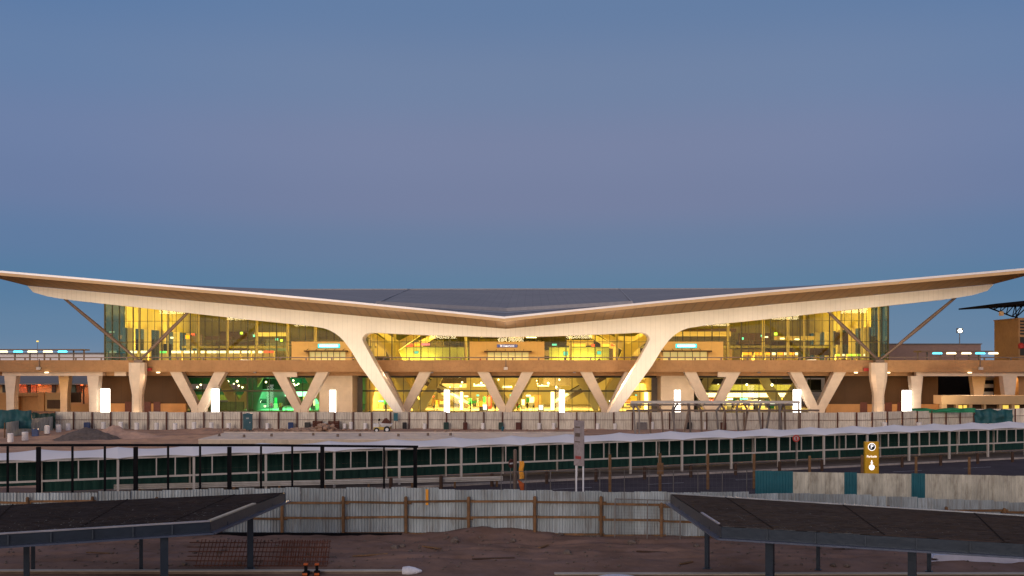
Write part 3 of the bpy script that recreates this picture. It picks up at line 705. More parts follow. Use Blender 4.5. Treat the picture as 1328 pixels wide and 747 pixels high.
for (a, b, c, e) in ((245, 318, (.75, .9, .35), 250), (322, 412, (.12, 1, .42), 1100), (478, 560, (1, .72, .22), 900), (565, 650, (1, .76, .24), 1500), (655, 745, (1, .76, .24), 1500), (750, 845, (1, .72, .22), 900), (908, 1065, (1, .74, .28), 1300)):
    u0, u1 = UU(a, 190), UU(b, 190)
    light('arrivals_light', 'AREA', BW((u0+u1)/2, 192, ZL-.1), e*5, c, abs(u1-u0)*.8, BW((u0+u1)/2, 196, 0), sizey=16)

# ================================================================== VIADUCT
via = bthing('elevated_roadway', 'brown concrete elevated road with railing running across in front of the glass hall', 'elevated road')
UA, UB = -104.0, 104.0
zp1 = CZ+(HY-467)/8.0; zp0 = CZ-(482.3-HY)/8.0
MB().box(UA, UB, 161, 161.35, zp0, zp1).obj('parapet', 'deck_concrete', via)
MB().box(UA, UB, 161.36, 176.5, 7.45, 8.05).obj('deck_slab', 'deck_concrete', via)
mb = MB(); zr_ = CZ+(HY-463.7)/8.0
mb.box(UA, UB, 161.1, 161.24, zr_-.09, zr_+.09)
u = UA
while u < UB: mb.box(u-.12, u+.12, 161.12, 161.22, zp1+.002, zr_-.09); u += 4.2
mb.obj('handrail', 'steel_brown', via)
mb = MB()
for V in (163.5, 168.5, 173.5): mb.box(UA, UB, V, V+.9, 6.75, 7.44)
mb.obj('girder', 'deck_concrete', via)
# V shaped piers
FT = [254.8, 388.3, 521.8, 655.3, 789.5, 925, 1062.3]
for k, px in enumerate(FT):
    u = UU(px, 161)
    mb = MB()
    for sx in (-1, 1):
        for V, tw in ((161.6, 0), ):
            o_ = UU(px+sx*28.2, 161)-u
            prof = [(u+sx*.05, -.02), (u+sx*(.92), -.02), (u+sx*1.15, 1.35), (u+o_+sx*1.05, 7.42), (u+o_-sx*.85, 7.42), (u-sx*.0, 1.9)]
            mb.prism(prof, V, V+1.7)
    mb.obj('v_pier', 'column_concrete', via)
    mb = MB()
    for sx in (-1, 1):
        o_ = UU(px+sx*28.2, 161)-u
        mb.prism([(u+sx*.1, 0), (u+sx*1.0, 0), (u+o_+sx*1.0, 6.3), (u+o_-sx*.8, 6.3), (u, 1.9)], 184.3, 185.2)
    mb.obj('rear_v_pier', 'cream', via)
# big flared piers carrying the props
for px in (177, 1140.5):
    u = UU(px, 159); zt = 8.9
    mb = MB(); prof = [(.85,-.02),(.80,3.6),(.86,4.2),(1.18,6.0),(1.28,7.0),(1.28,zt)]
    sec = [(1,.55),(.55,1),(-.55,1),(-1,.55),(-1,-.55),(-.55,-1),(.55,-1),(1,-.55)]
    vs = [(u+sx*r_, 159.6+sy*min(r_, .98), z) for r_, z in prof for sx, sy in sec]; n_ = 8; m_ = len(prof)
    mb.add(vs, [(k*n_+i, k*n_+(i+1)%n_, (k+1)*n_+(i+1)%n_, (k+1)*n_+i) for k in range(m_-1) for i in range(n_)] + [tuple(range(n_-1,-1,-1)), tuple(range((m_-1)*n_, m_*n_))])
    mb.obj('flared_pier', 'column_concrete', via)
# side bay piers with cross heads
for px, V, w_ in ((16,162.5,1), (123,162.5,1), (85,172.5,.95), (-28,172.5,.95), (1187,162.5,1), (1267,172.5,1.2), (1307,162.5,1.15)):
    u = UU(px, V)
    mb = MB(); mb.prism([(u-.62*w_,-.02),(u+.62*w_,-.02),(u+.66*w_,3.5),(u+.92*w_,6.0),(u+.98*w_,6.74),(u-.98*w_,6.74),(u-.92*w_,6.0),(u-.66*w_,3.5)], V-.7, V+.7)
    mb.obj('pier', 'column_concrete', via)
for (a, b) in ((5, 135), (1187, 1330), (150, 165)):
    MB().box(UU(a,162.5), UU(b,162.5), 162, 163, 6.74, 7.44).obj('cross_head', 'column_concrete', via)
for (a, b, c, d) in ((368,385,482.5,489),(931,946,482.5,489)):
    IB(a, b, c, d, 161.5, .5, 'soffit_box', 'column_concrete', via)
# drain boxes and red lamp brackets on the face
for px in (50, 656, 1272):
    u = UU(px, 160.7); mb = MB(); mb.box(u-.06, u+.06, 160.85, 160.97, 7.9, 9.5); mb.obj('downpipe', 'steel_brown', via)
    MB().box(u-.32, u+.32, 160.55, 160.97, 7.75, 8.2).obj('junction_box', 'white_steel', via)
for px, sx in ((191.5, 1), (1125, -1)):
    u = UU(px, 160.5); MB().box(u-.55, u+.55, 160.4, 160.9, 7.55, 8.05).obj('red_bracket', 'red', via)
# lamps under the edge beam
pos = [59, 204, 1111, 1153, 1259, 500, 330, 560, 745, 985]
for i, px in enumerate(pos):
    u = UU(px, 160.3); MB().bbox(u-.22, u+.22, 160.4, 160.98, 7.22, 7.4, .04).obj('edge_lamp', 'lamp_cream' if px in pos[:5] else 'steel_grey', via)
# under-deck lamps
for px in (10, 70, 150, 235, 320, 400, 470, 560, 655, 750, 840, 910, 990, 1080, 1165, 1250, 1310):
    u = UU(px, 167); side = px < 240 or px > 1090
    light('deck_lamp', 'AREA', BW(u, 166.2, 6.7), 260 if side else 200, (1, .55, .17) if side else (1, .72, .42), 3, BW(u, 169, 0), sizey=2)
for px in [FT[0], FT[1], FT[3], FT[5], FT[6], 177, 1140.5, 16, 123, 1187]:
    u = UU(px, 158); light('pier_uplight', 'SPOT', BW(u, 157.3, .25), 150, (1, .72, .42), .25, BW(u, 161.5, 3.5), 110)

# lamps in the roof soffit light the upper road and the portals
for i in range(11):
    u = -66+132*i/10
    light('deck_downlight', 'AREA', BW(u, 163.5, zc(u, 163.5)-1.0), 820, (1, .72, .36), 5, BW(u, 178, 8.6), sizey=1.5)
# tall lit pylons under the deck edge
PY = [(136.5,503.5,11.5,161.2),(279.3,503.5,9.6,161.2),(431.5,505,8,165),(579.6,505,7.4,168),(728.7,505,7.4,168),(878.5,505,8,165),(1033.5,504.5,9.6,161.2),(1175.7,505.5,11,161.2)]
PL = ['beside the leftmost portal pier', 'right of the leftmost V pier', 'against the left concrete block', 'left of the centre V pier', 'right of the centre V pier', 'against the right concrete block', 'left of the rightmost V pier', 'between the two right hand piers']
for (px, yt, w_, V), lb in zip(PY, PL):
    u = UU(px, V); zt = ZZ(px, yt, V); hw = w_/F*V/2*.92
    t = thing('light_pylon', f'tall white glowing light pylon {lb}', 'light pylon', BW(u, V, 0), BA, 'white light pylons in front of the arrivals hall')
    MB().bbox(-hw, hw, -.35, .35, .25, zt-.12, .06).obj('light_box', 'lamp_white', t)
    MB().bbox(-hw-.04, hw+.04, -.4, .4, 0, .245, .02).obj('base', 'steel_grey', t); MB().bbox(-hw-.03, hw+.03, -.38, .38, zt-.117, zt, .02).obj('cap', 'white_paint', t)
for i, (px, y0, y1, w_, V) in enumerate([(598.5,508.5,532,4,184),(716.5,508.5,532,5,184),(477,508,532,3.4,184),(838,509,532,5,184)]):
    u = UU(px, V); zt = ZZ(px, y0, V); hw = w_/F*V/2
    t = thing('indoor_light_column', ['slim glowing column inside the glass left of centre', 'slim glowing column inside the glass right of centre', 'slim glowing column beside the left strut foot', 'slim glowing column beside the right strut foot'][i], 'light column', BW(u, V, .05), BA)
    MB().bbox(-hw, hw, -.2, .2, .1, zt, .05).obj('light_tube', 'lamp_warm', t); MB().bbox(-hw-.05, hw+.05, -.25, .25, 0, .098, .02).obj('base', 'steel_grey', t)

# floodlights in front, washing frame and parapet
for i in range(13):
    px = 60+ (1235-60)*i/12; u = UU(px, 142)
    light('facade_flood', 'SPOT', BW(u, 142, .6), 5800, (1, .81, .55), .3, BW(u*1.0, 156, 14.5), 100, blend=1)

# ================================================================== CAR builder
def make_car(name, label, body, loc, rz, cat='car', group=None):
    t = thing(name, label, cat, loc, rz, group)
    Lh = [(-2.1,.35),(-2.15,.62),(-2.0,.86),(-1.25,.95),(-.72,1.36),(.55,1.42),(1.35,1.0),(1.95,.9),(2.12,.62),(2.1,.32)]
    mb = MB(); W2 = .84
    def ring(y, k): return [(x, y, z if z < .96 else .95+(z-.95)*k) for x, z in Lh]
    secs = [(-W2, .0), (-W2*.98, .45), (-W2*.80, 1), (W2*.80, 1), (W2*.98, .45), (W2, .0)]
    n_ = len(Lh); vs = []
    for y, k in secs: vs += ring(y, k)
    fs = [(a*n_+i, a*n_+(i+1)%n_, (a+1)*n_+(i+1)%n_, (a+1)*n_+i) for a in range(len(secs)-1) for i in range(n_)] + [tuple(range(n_)), tuple(range(len(vs)-1, len(vs)-n_-1, -1))]
    mb.add(vs, fs); mb.obj('body', body, t)
    for sx in (-1, 1):
        mb = MB(); y = sx*W2*.9
        mb.add([(-1.1,y*1.03,.99),(-.65,y*.93,1.3),(.5,y*.93,1.34),(1.15,y*1.03,1.02)], [(0,1,2,3)]); mb.obj('side_window', 'car_glass', t)
        mb = MB(); x = 2.1; mb.box(x-.05, x+.03, sx*.62-.16, sx*.62+.16, .6, .76); mb.obj('headlight', 'white_paint', t)
    for x in (-1.3, 1.35):
        for sx in (-1, 1):
            wh = MB().tube((x, sx*.68, .32), (x, sx*.88, .32), .32, n=16).obj('wheel', 'tyre', t); MB().tube((x, sx*.875, .32), (x, sx*.895, .32), .19, n=12).obj('rim', 'steel_pale', wh)
    return t
for i, (px, m_, lb) in enumerate([(385,'car_dark','dark car on the elevated road in front of the left kiosk'),(500,'car_dark','dark car on the elevated road right of the left strut'),(318,'car_white','white car on the elevated road left of the left kiosk'),(1052,'car_white','white car on the elevated road before the right hall'),(1095,'car_dark','dark car on the elevated road near the right prop foot')]):
    make_car('parked_car', lb, m_, BW(UU(px, 168), 168, 8.06), BA + (0 if i % 2 else math.pi), group='cars on the elevated road')
# ================================================================== LEFT AND RIGHT OF THE TERMINAL
def bx(t, name, m_, px0, px1, py0, py1, V, dep, floor=False):
    u0, u1 = UU(px0, V), UU(px1, V); pm = (px0+px1)/2; z1 = ZZ(pm, py0, V); z0 = 0 if floor else ZZ(pm, py1, V)
    return MB().box(u0, u1, V, V+dep, z0, z1).obj(name, m_, t)
t = bthing('service_building', 'low tan service building under the left end of the elevated road', 'service building')
V = 182
bx(t, 'front_wall', 'orange_wall', -60, 24, 510, 535, V, 1, True); bx(t, 'lintel_wall', 'orange_wall', 24, 49, 510, 514, V, 1); bx(t, 'recess_wall', 'orange_wall', 24, 49, 514, 535, V+.9, .3, True)
bx(t, 'wall_pier', 'orange_wall', 49, 57, 509, 535, V-.3, 1.2, True); bx(t, 'end_wall', 'tan_wall', 57, 80, 509.5, 535, V, 1, True)
bx(t, 'window', 'brown_panel', 61, 79, 518.5, 530, V-.12, .1); bx(t, 'yard_wall', 'orange_wall', 80, 143, 524, 535, V-2, .6, True)
bx(t, 'dark_opening', 'olive2' if False else 'brown_panel', 86, 104, 509, 522, V+4, .4); 
t = bthing('far_hall', 'long low hall with grey roof and red lit doors left of the terminal', 'hall')
V = 205
bx(t, 'wall', 'tan_wall', -80, 131, 497, 535, V, 2, True)
mb = MB(); u0, u1 = UU(-90, V-3), UU(133, V-3); z1 = ZZ(0, 487.5, V); z0 = ZZ(0, 497, V-3)
mb.add([(u0,V-3,z0),(u1,V-3,z0),(u1,V+8,z1+.3),(u0,V+8,z1+.3),(u0,V-3,z0-.3),(u1,V-3,z0-.3),(u1,V+8,z0-.3),(u0,V+8,z0-.3)], [(0,1,2,3),(0,4,5,1),(1,5,6,2),(3,2,6,7),(0,3,7,4),(4,7,6,5)]); mb.obj('roof', 'greyroof', t)
for (a, b, m_) in [(-10,2,'tan_wall'),(3,7,'dark'),(21,35,'red_lit_wall'),(36,39,'dark'),(40,47,'red_lit_wall'),(48,66,'tan_wall'),(67,72,'dark'),(91,98,'green_plastic'),(99,106,'brown_panel')]:
    if m_ not in ('tan_wall',): bx(t, 'door', m_, a, b, 499, 509, V-.3, .25)  # reddish panels are wall bits coloured as if lit red
for i, (px, py) in enumerate([(23.5,497.5),(48.5,498),(104.5,498)]):
    u = UU(px, 203); z = ZZ(px, py, 203); q = thing('wall_lamp', f'red orange wall lamp on the far hall, {ORD[i]} from left', 'wall lamp', BW(u, 203.8, z), BA, 'red wall lamps')
    mb = MB(); mb.lathe([(.12,-.3),(.32,-.2),(.36,.1),(.2,.3)], n=10); mb.obj('globe', 'lamp_red', q); MB().bar((0,0,.3),(0,1,.5),.1).obj('bracket', 'dark', q)
    light('wall_lamp_light', 'POINT', BW(u, 202.6, z-.2), 260, (1, .22, .06), .15)
t = bthing('lamp_post', 'red lit post with cross arm beyond the left piers', 'post'); u = UU(108.5, 200)
MB().tube((u,200,0),(u,200,ZZ(108,499,200)), .18, .12).obj('mast', 'rust', t); MB().box(u-1.2, u+1.2, 199.9, 200.1, ZZ(108,502,200), ZZ(108,501,200)).obj('cross_arm', 'rust', t)
# white band far behind on the left: bright roof of a distant hangar
t = bthing('distant_hangar', 'pale flat roofed hangar far behind the left end of the elevated road', 'hangar')
MB().box(UU(-80,300), UU(140,300), 300, 340, 0, ZZ(60,458.8,300)).obj('wall', 'white_paint', t); MB().box(UU(-82,300), UU(141,300), 299, 341, ZZ(60,458.8,300)+.01, ZZ(60,458.2,300)+.2).obj('roof', 'greyroof', t)

def shelter(a, b, ytop, posts, lamps, label, V=166):
    t = bthing('lit_canopy', label, 'canopy'); zt = ZZ((a+b)/2, ytop, V)
    MB().box(UU(a,V), UU(b,V), V-1, V+2.5, zt-.14, zt+.08).obj('canopy_roof', 'steel_brown', t)
    for p in posts: MB().box(UU(p,V)-.1, UU(p,V)+.1, V+.6, V+.8, 8.06, zt-.145).obj('post', 'steel_brown', t)
    for p, m_ in lamps:
        u = UU(p, V); MB().bbox(u-.75, u+.75, V-.9, V-.4, zt-.47, zt-.18, .12).obj('lamp', m_, t)
shelter(-30, 108, 453.4, (16.5,36,55,74,93,106.5), ((-12,'lamp_cream'),(6.5,'lamp_cream'),(26,'lamp_cyan'),(44.5,'lamp_cream'),(64.5,'lamp_cream'),(83.5,'lamp_cyan')), 'long slim canopy with cream and cyan lamps on the left end of the elevated road')
shelter(1192, 1285, 455.6, (1192.5,1204.5,1222,1241,1259,1272), ((1213.5,'lamp_cyan'),(1231.5,'lamp_cream'),(1251,'lamp_cream'),(1269,'lamp_cyan'),(1286,'lamp_cream')), 'long slim canopy with cream and cyan lamps on the right end of the elevated road')
# right side
t = bthing('office_building', 'plain brown flat roofed building behind the right end of the elevated road', 'building')
MB().box(UU(1130,235), UU(1272,235), 235, 260, 0, ZZ(1200,446.8,235)).obj('wall', 'brick_far', t); MB().box(UU(1130,235)-.2, UU(1272,235)+.2, 234.7, 260.3, ZZ(1200,446.8,235)+.01, ZZ(1200,446,235)+.1).obj('coping', 'greyroof', t)
t = bthing('stair_tower', 'brown concrete stair tower with dark louvres at the right edge', 'tower'); V = 165
MB().box(UU(1321,V), UU(1400,V), V, 173.6, 0, ZZ(1321,413.7,V)).obj('wall', 'deck_concrete', t); MB().box(UU(1321,V)-.1, UU(1400,V), V-.1, 173.7, ZZ(1321,413.7,V)+.004, ZZ(1321,413.7,V)+.2).obj('coping', 'deck_concrete', t)
for k in range(5): bx(t, 'louvre', 'dark', 1323, 1385, 415.5+k*4, 418+k*4, V-.06, .05)
for k, (a, b) in enumerate(((449, 461), (437, 446))): bx(t, 'window', 'dark', 1323, 1385, a, b, V-.06, .05)
u = UU(1324, V); MB().lathe([(.1,-.5),(.45,-.4),(.5,.2),(.2,.5)], (u, V-.1, ZZ(1324,448.5,V)), 10).obj('red_lamp', 'lamp_red_soft' if False else 'red', t)
t = bthing('truss_canopy', 'dark canopy roof on steel trusses above the stair tower', 'canopy'); V = 166
za, zb_ = ZZ(1270,396.5,V), ZZ(1328,390,V); ua, ub = UU(1270,V), UU(1330,V)
mb = MB(); mb.add([(ua,V-6,za),(ub+14,V-6,zb_+1.4),(ub+14,V+8,zb_+1.4),(ua,V+8,za),(ua,V-6,za-.25),(ub+14,V-6,zb_+.0),(ub+14,V+8,zb_),(ua,V+8,za-.25)], [(0,1,2,3),(4,7,6,5),(0,4,5,1),(1,5,6,2),(2,6,7,3),(3,7,4,0)]); mb.obj('roof_deck', 'black', t)
mb = MB(); hub = Vector((UU(1318,V), V, ZZ(1318,411,V)))
import itertools
tops = [Vector((UU(p,V), V, ZZ(p, 398.8-(p-1280)*.13, V))) for p in (1281,1290,1299,1308,1317,1328,1340)]
bots = [tops[0]] + [Vector((UU(p,V), V, ZZ(p, y, V))) for p, y in ((1289,401.5),(1297,404.5),(1305,407.5),(1313,410.5))] + [hub]
for a, b in zip(bots, bots[1:]): mb.tube(a, b, .12)
for a, b in zip(bots[1:], tops[1:]): mb.tube(a, b, .08)
for a, b in zip(bots[1:], tops[2:]): mb.tube(a, b, .08)
for q in tops[4:]: mb.tube(hub, q, .1)
mb.obj('truss', 'black', t); MB().tube(hub, (hub.x, hub.y, ZZ(1318,414,V)), .25).obj('post', 'black', t)
u, z = UU(1299, 160), ZZ(1299, 406.5, 160); MB().bbox(u-.3, u+.3, 159.8, 160.4, z-.35, z+.35, .1).obj('camera_housing', 'tan_wall', t)
t = bthing('ramp_building', 'tan ramp wall with lit openings below it, at the right edge', 'ramp'); V = 150
bx(t, 'ramp_wall', 'tan_wall', 1221, 1400, 513.2, 524.5, V, 3)
bx(t, 'rear_wall', 'brown_panel', 1223, 1400, 524, 540, V+2, .5, True)
for a, b in ((1221,1228),(1240,1243),(1257,1261),(1276,1279),(1296,1300),(1312,1316)): bx(t, 'pillar', 'tan_wall', a, b, 524.45, 545, V+.3, .8, True)
for a, b in ((1243,1248),(1250,1256),(1301,1308),(1310,1311.5),(1316.5,1322)): bx(t, 'lit_window', 'window_lit', a, b, 525.5, 530, V+1.8, .15)
t = bthing('side_hall', 'tan wall building with louvre window behind the right piers', 'building'); V = 180
bx(t, 'wall', 'orange_wall', 1289, 1400, 490, 535, V, 2, True); bx(t, 'window', 'dark', 1318, 1400, 489, 502, V-.2, .15); bx(t, 'under_deck_shade', 'black', 1190, 1273, 484, 535, V+5, 1, True)  # the black block stands in for darkness under the deck
t = bthing('advert_panel', 'black and white striped board seen between the right piers', 'board'); 
for k in range(5): bx(t, 'panel_strip', 'white_paint' if k % 2 == 0 else 'black', 1276, 1288.5, 488+k*5, 492.9+k*5, 176, .2)
MB().box(UU(1276,176.3), UU(1288.5,176.3), 176.25, 176.5, 0, ZZ(1280,488,176)).obj('backing', 'black', t)
# floodlight on its mast behind
u = UU(1244.5, 260); z = ZZ(1244.5, 429, 260)
t = thing('flood_mast', 'tall mast with bright greenish white floodlight right of the terminal', 'floodlight', BW(u, 260, 0), BA)
MB().tube((0,0,0),(0,0,z), .22, .10, 8).obj('mast', 'steel_grey', t); hd = MB().bbox(-.8, .8, -.3, .2, z-.6, z+.7, .1).obj('lamp_head', 'steel_grey', t); MB().tube((0,-.42,z), (0,-.31,z), .34, .42, 20).obj('lens', 'lamp_flood', hd)
t = thing('small_lamp_mast', 'thin mast with a tiny yellow lamp far beyond the left canopy', 'mast', BW(UU(48.7,300), 300, 0), BA)
z = ZZ(48.7, 443.5, 300); MB().tube((0,0,0),(0,0,z), .12, .06, 6).obj('mast', 'steel_grey', t); MB().bbox(-.3,.3,-.2,.2,z,z+.4,.05).obj('lamp', 'window_lit', t)
# site lamps: sodium floods fixed to the road edge wash the yard
for px in (59, 204, 360, 500, 660, 800, 960, 1111, 1259):
    u = UU(px, 160); light('yard_flood', 'SPOT', BW(u, 159.9, 7.1), 8500, (1, .62, .36), .2, BW(u, 135, 0), 140, blend=1)

# ================================================================== GROUND
mb = MB(); mb.smooth = True
xs = [-4000,-1500,-500,-200,-120]+[-70+1.0*i for i in range(40)]+[-30+.3*i for i in range(200)]+[30+1.0*i for i in range(41)]+[120,200,500,1500,4000]
ys = [-300,-60,0,20,34,38,40]+[41+.15*i for i in range(88)]+[54.4]+[55,60,70,80,90]+[96+.9*i for i in range(48)]+[142,150,160,180,240,400,1000,3000,7000]
def gh(x, y):
    h = 0
    if 41.8 < y < 53 and abs(x) < 60:
        k = min(1, (y-41.8)/2, (53-y)/2.5); n_ = noise.noise((x*.35, y*.5, 1))*.16 + noise.noise((x*1.3, y*1.6, 5))*.07 + noise.noise((x*3, y*3.3, 9))*.03
        for yr in (44.3, 45.7, 47.4, 48.6): n_ -= .10*math.exp(-((y-yr-.5*math.sin(x*.11+yr))/.16)**2)*(1 if noise.noise((x*.12, yr, 0)) > -.15 else .3)
        h = k*(n_+.06) + .38*math.exp(-((x+1.6)/2.2)**2-((y-50.2)/.9)**2) + .2*math.exp(-((x-.8)/1.6)**2-((y-50.6)/.8)**2)
    if 98 < y < 137 and abs(x) < 90:
        k = min(1, (y-98)/6, (137-y)/4); h = k*(noise.noise((x*.12, y*.16, 3))*.22 + noise.noise((x*.7, y*.8, 7))*.10)
    return h
NX = len(xs); vs = [(x, y, gh(x, y)) for y in ys for x in xs]
mb.add(vs, [(j*NX+i, j*NX+i+1, (j+1)*NX+i+1, (j+1)*NX+i) for j in range(len(ys)-1) for i in range(NX-1)])
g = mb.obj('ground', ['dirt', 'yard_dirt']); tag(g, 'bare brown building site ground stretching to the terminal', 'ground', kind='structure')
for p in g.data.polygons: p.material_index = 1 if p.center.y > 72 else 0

# ------- line of the covered walkway
WD = Vector((2.48, 1.0, 0)).normalized(); WN = Vector((-WD.y, WD.x, 0))
def wpt(px): y = 619.5-.047*(px-745.6); return G(px, y)
W0 = wpt(674.6); W9 = wpt(1231); PITCH = (W9-W0).length/9; WD = (W9-W0).normalized(); WN = Vector((-WD.y, WD.x, 0))
WANG = math.atan2(WD.y, WD.x)
# asphalt road between the near fence and the kerb
def WPt(t, q, z=0): v = W0+WD*t+WN*q; return Vector((v.x, v.y, z))
KQ = -1.75
mb = MB(); a, b = WPt(-70, KQ), WPt(75, KQ)
mb.quad((a.x, a.y, .012), (-70, 52.6, .012), (60, 52.6, .012), (b.x, b.y, .012)); tag(mb.obj('road', 'asphalt'), 'dark grey asphalt road between walkway kerb and near fence', 'road', kind='structure')
mb = MB()
for q in (-6.0,):
    t_ = -60
    while t_ < 70: a = WPt(t_, q, .018); mb.quad(a, WPt(t_+3, q, .018), WPt(t_+3, q+.12, .018), WPt(t_, q+.12, .018)); t_ += 7.5
tag(mb.obj('lane_marking', 'paint'), 'worn white dashes on the asphalt', 'road marking', kind='structure')
mb = MB(); mb.box(-70, 75, 0, .28, -.02, .15); k_ = mb.obj('kerb', 'kerb'); k_.location = WPt(0, KQ); k_.rotation_euler.z = WANG; tag(k_, 'pale concrete kerb in front of the covered walkway', 'kerb', kind='structure')
mb = MB(); mb.box(-70, 75, .285, 6.2, -.02, .11); k_ = mb.obj('pavement', 'concrete'); k_.location = WPt(0, KQ); k_.rotation_euler.z = WANG; tag(k_, 'grey pavement under the covered walkway', 'pavement', kind='structure')
D('paving_dark', (.14, .105, .085), .9, var=.3, scale=1); k_.data.materials[0] = M['paving_dark']

# ------- covered walkway
wk = thing('covered_walkway', 'long covered walkway with white tent fabric roof, white frames and dark green netting', 'covered walkway', W0, WANG)
WID = 3.6; T0, T1 = -11, 12
Z0 = .11; ZM = 1.36; ZT = 2.62
def fab(tt, q):   # tt in bays, q 0..1 across
    f = abs(tt-round(tt)); wgt = (1-2*f)**1.6
    c = abs(2*q-1)
    zpost = 2.62 + .60*(1-c**1.3); zmid = 2.74 + .28*(1-c*c)
    z = zmid + (zpost-zmid)*wgt
    pull = .22*(math.sin(math.pi*f*2/1)*1.0)*(1 if q < .5 else -1)*c
    y = -.25 + q*(WID+.5) + pull*1.2
    return Vector((tt*PITCH, y, z))
for k in range(T0, T1):
    mb = MB(); mb.smooth = True
    mb.grid(lambda i, j, k=k: fab(k+i, j), 12, 10); n0 = len(mb.v)
    mb.grid(lambda i, j, k=k: fab(k+i, j)-Vector((0,0,.02)), 12, 10)
    mb.obj('fabric_bay', 'fabric', wk)
    mb = MB()
    for i in range(8):
        mb.tube(fab(k+i/8, 0), fab(k+(i+1)/8, 0), .03, n=5, caps=False)
    mb.obj('edge_cable', 'white_steel', wk)
for k in range(T0, T1+1):
    x = k*PITCH
    MB().box(x-.075, x+.075, -.08, .08, Z0, 2.66).obj('post', 'white_steel', wk)
    mb = MB(); mb.box(x-.06, x+.06, WID-.06, WID+.06, Z0, 2.68); mb.box(x-.04, x+.04, .08, WID-.06, 2.56, 2.66); mb.obj('rear_post', 'white_steel', wk)
mb = MB(); mb.box(T0*PITCH, T1*PITCH, -.05, .05, ZM-.06, ZM+.06); mb.box(T0*PITCH, T1*PITCH, -.05, .05, ZT-.05, ZT+.05); mb.obj('rail', 'white_steel', wk)
for k in range(T0, T1):
    for j in (1, 2, 3): x = (k+j/4)*PITCH; MB().box(x-.036, x+.036, -.04, .04, ZM+.06, ZT-.05).obj('mullion', 'white_steel', wk)
for k in range(T0, T1):
    mb = MB(); n_ = 24
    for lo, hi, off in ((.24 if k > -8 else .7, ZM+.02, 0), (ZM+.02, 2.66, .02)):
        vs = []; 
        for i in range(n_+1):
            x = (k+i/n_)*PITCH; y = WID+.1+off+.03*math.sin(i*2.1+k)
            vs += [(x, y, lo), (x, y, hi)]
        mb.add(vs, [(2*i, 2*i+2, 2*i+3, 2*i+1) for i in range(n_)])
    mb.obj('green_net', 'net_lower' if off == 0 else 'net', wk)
# steel guard rail in front of the walkway
a, b = G(300, 640), Vector(G(652, 631.5))
gr = thing('guard_rail', 'galvanised steel guard rail in front of the left part of the walkway', 'guard rail', b, math.atan2((b-a).y, (b-a).x))
prof = [(0,.45),(.03,.5),(-.04,.56),(.03,.62),(-.04,.68),(.03,.74),(0,.78)]
mb = MB(); vs = [(x, y, z) for x in (-26, 0) for y, z in prof]; n_ = len(prof)
mb.add(vs, [(i, i+1, n_+i+1, n_+i) for i in range(n_-1)]); mb.add([(x, y+.02, z) for x, y, z in vs], [(i, i+1, n_+i+1, n_+i) for i in range(n_-1)]); mb.obj('rail_beam', 'steel_pale', gr)
for i in range(9): x = -.4-3*i; MB().box(x-.07, x+.07, .05, .2, 0, .72).obj('post', 'timber', gr)

# bollards along the kerb
for i, px in enumerate((507,572,638,709,773,836,896,954,1011,1066,1120,1170,1220,1268,1313)):
    yb = 622.5-.047*(px-745.6)+3.5; p = G(px, yb)
    lb = f'short dark timber bollard at the walkway kerb, {ORD[i]} from the left'
    o = MB().lathe([(.13,0),(.13,.85),(.10,.93),(.02,.95)], n=10).obj('bollard', 'timber_dark', loc=p); tag(o, lb, 'bollard', 'bollards along the walkway kerb')
# tall timber posts along the road
for i, (px, yt, d) in enumerate([(791,589,67.5),(856,587.5,68),(918,588.5,69),(978,588.5,69.5),(1050,591,71),(1118,590,72),(1188,592,73),(1257,592.5,74)]):
    x = (px-CX)/F*d; z = CZ-(yt-HY)/F*d
    t = thing('timber_post', f'tall brown timber post at the roadside, {ORD[i]} from the left', 'timber post', (x, d, 0), 0, 'tall timber posts at the roadside')
    MB().lathe([(.11,0),(.10,z-.04),(.06,z)], n=9).obj('shaft', 'timber', t)
    if i == 1: MB().bbox(-.22, .22, -.16, -.11, 1.15, 1.95, .01).obj('notice_board', 'timber', t)
# light mesh fence along the road
pa, pb = Vector(((650-CX)/F*63, 63, 0)), Vector(((1000-CX)/F*63.5, 63.5, 0)); fl = (pb-pa).length
mf = thing('mesh_fence', 'thin see through wire mesh fence on grey poles in the road', 'wire fence', pa, math.atan2((pb-pa).y, (pb-pa).x))
for i in range(12):
    x = fl*i/11; MB().tube((x,0,0),(x,0,1.95), .03, n=6).obj('pole', 'steel_grey', mf)
mb = MB(); mb.tube((0,0,1.9),(fl,0,1.9), .018, n=5)
i = 0
while i*.28 < fl: mb.tube((i*.28,0,.1),(i*.28,0,1.9), .004, n=3, caps=False); i += 1
for k in range(1, 7): mb.tube((0,0,.28*k),(fl,0,.28*k), .004, n=3, caps=False)
mb.obj('wire_mesh', 'steel_grey', mf)

# signs
d = 62.0; x0, x1 = (744.5-CX)/F*d, (757.5-CX)/F*(d-1.2)
t = thing('banner_sign', 'tall weathered grey banner board on two white legs in the road', 'sign', ((751-CX)/F*d, d, 0), R(-48))
z1, z0 = CZ-(545.5-HY)/F*d, CZ-(604-HY)/F*d
MB().bbox(-.42, .42, -.04, .04, z0, z1, .01).obj('board', 'sign_grey', t)
mb = MB(); 
for zz_, hh in ((z1-.45,.08),(z1-1.0,.22),(z1-1.35,.06)): mb.box(-.3+.06*hh, .12, -.055, -.043, zz_, zz_+hh)
mb.obj('dark_mark', 'steel_brown', t)
mb = MB()
for k in range(5): mb.box(-.26+.1*k, -.19+.1*k, -.055, -.043, z0+.42, z0+.60)
mb.obj('red_lettering', 'red', t)
for sx in (-.30, .30): MB().tube((sx,.06,0),(sx,.06,z1-.3), .055, n=8).obj('leg', 'white_paint', t)
t = thing('no_entry_sign', 'small red road sign on a thin post left of the orange banner', 'road sign', ((663-CX)/F*66, 66, 0))
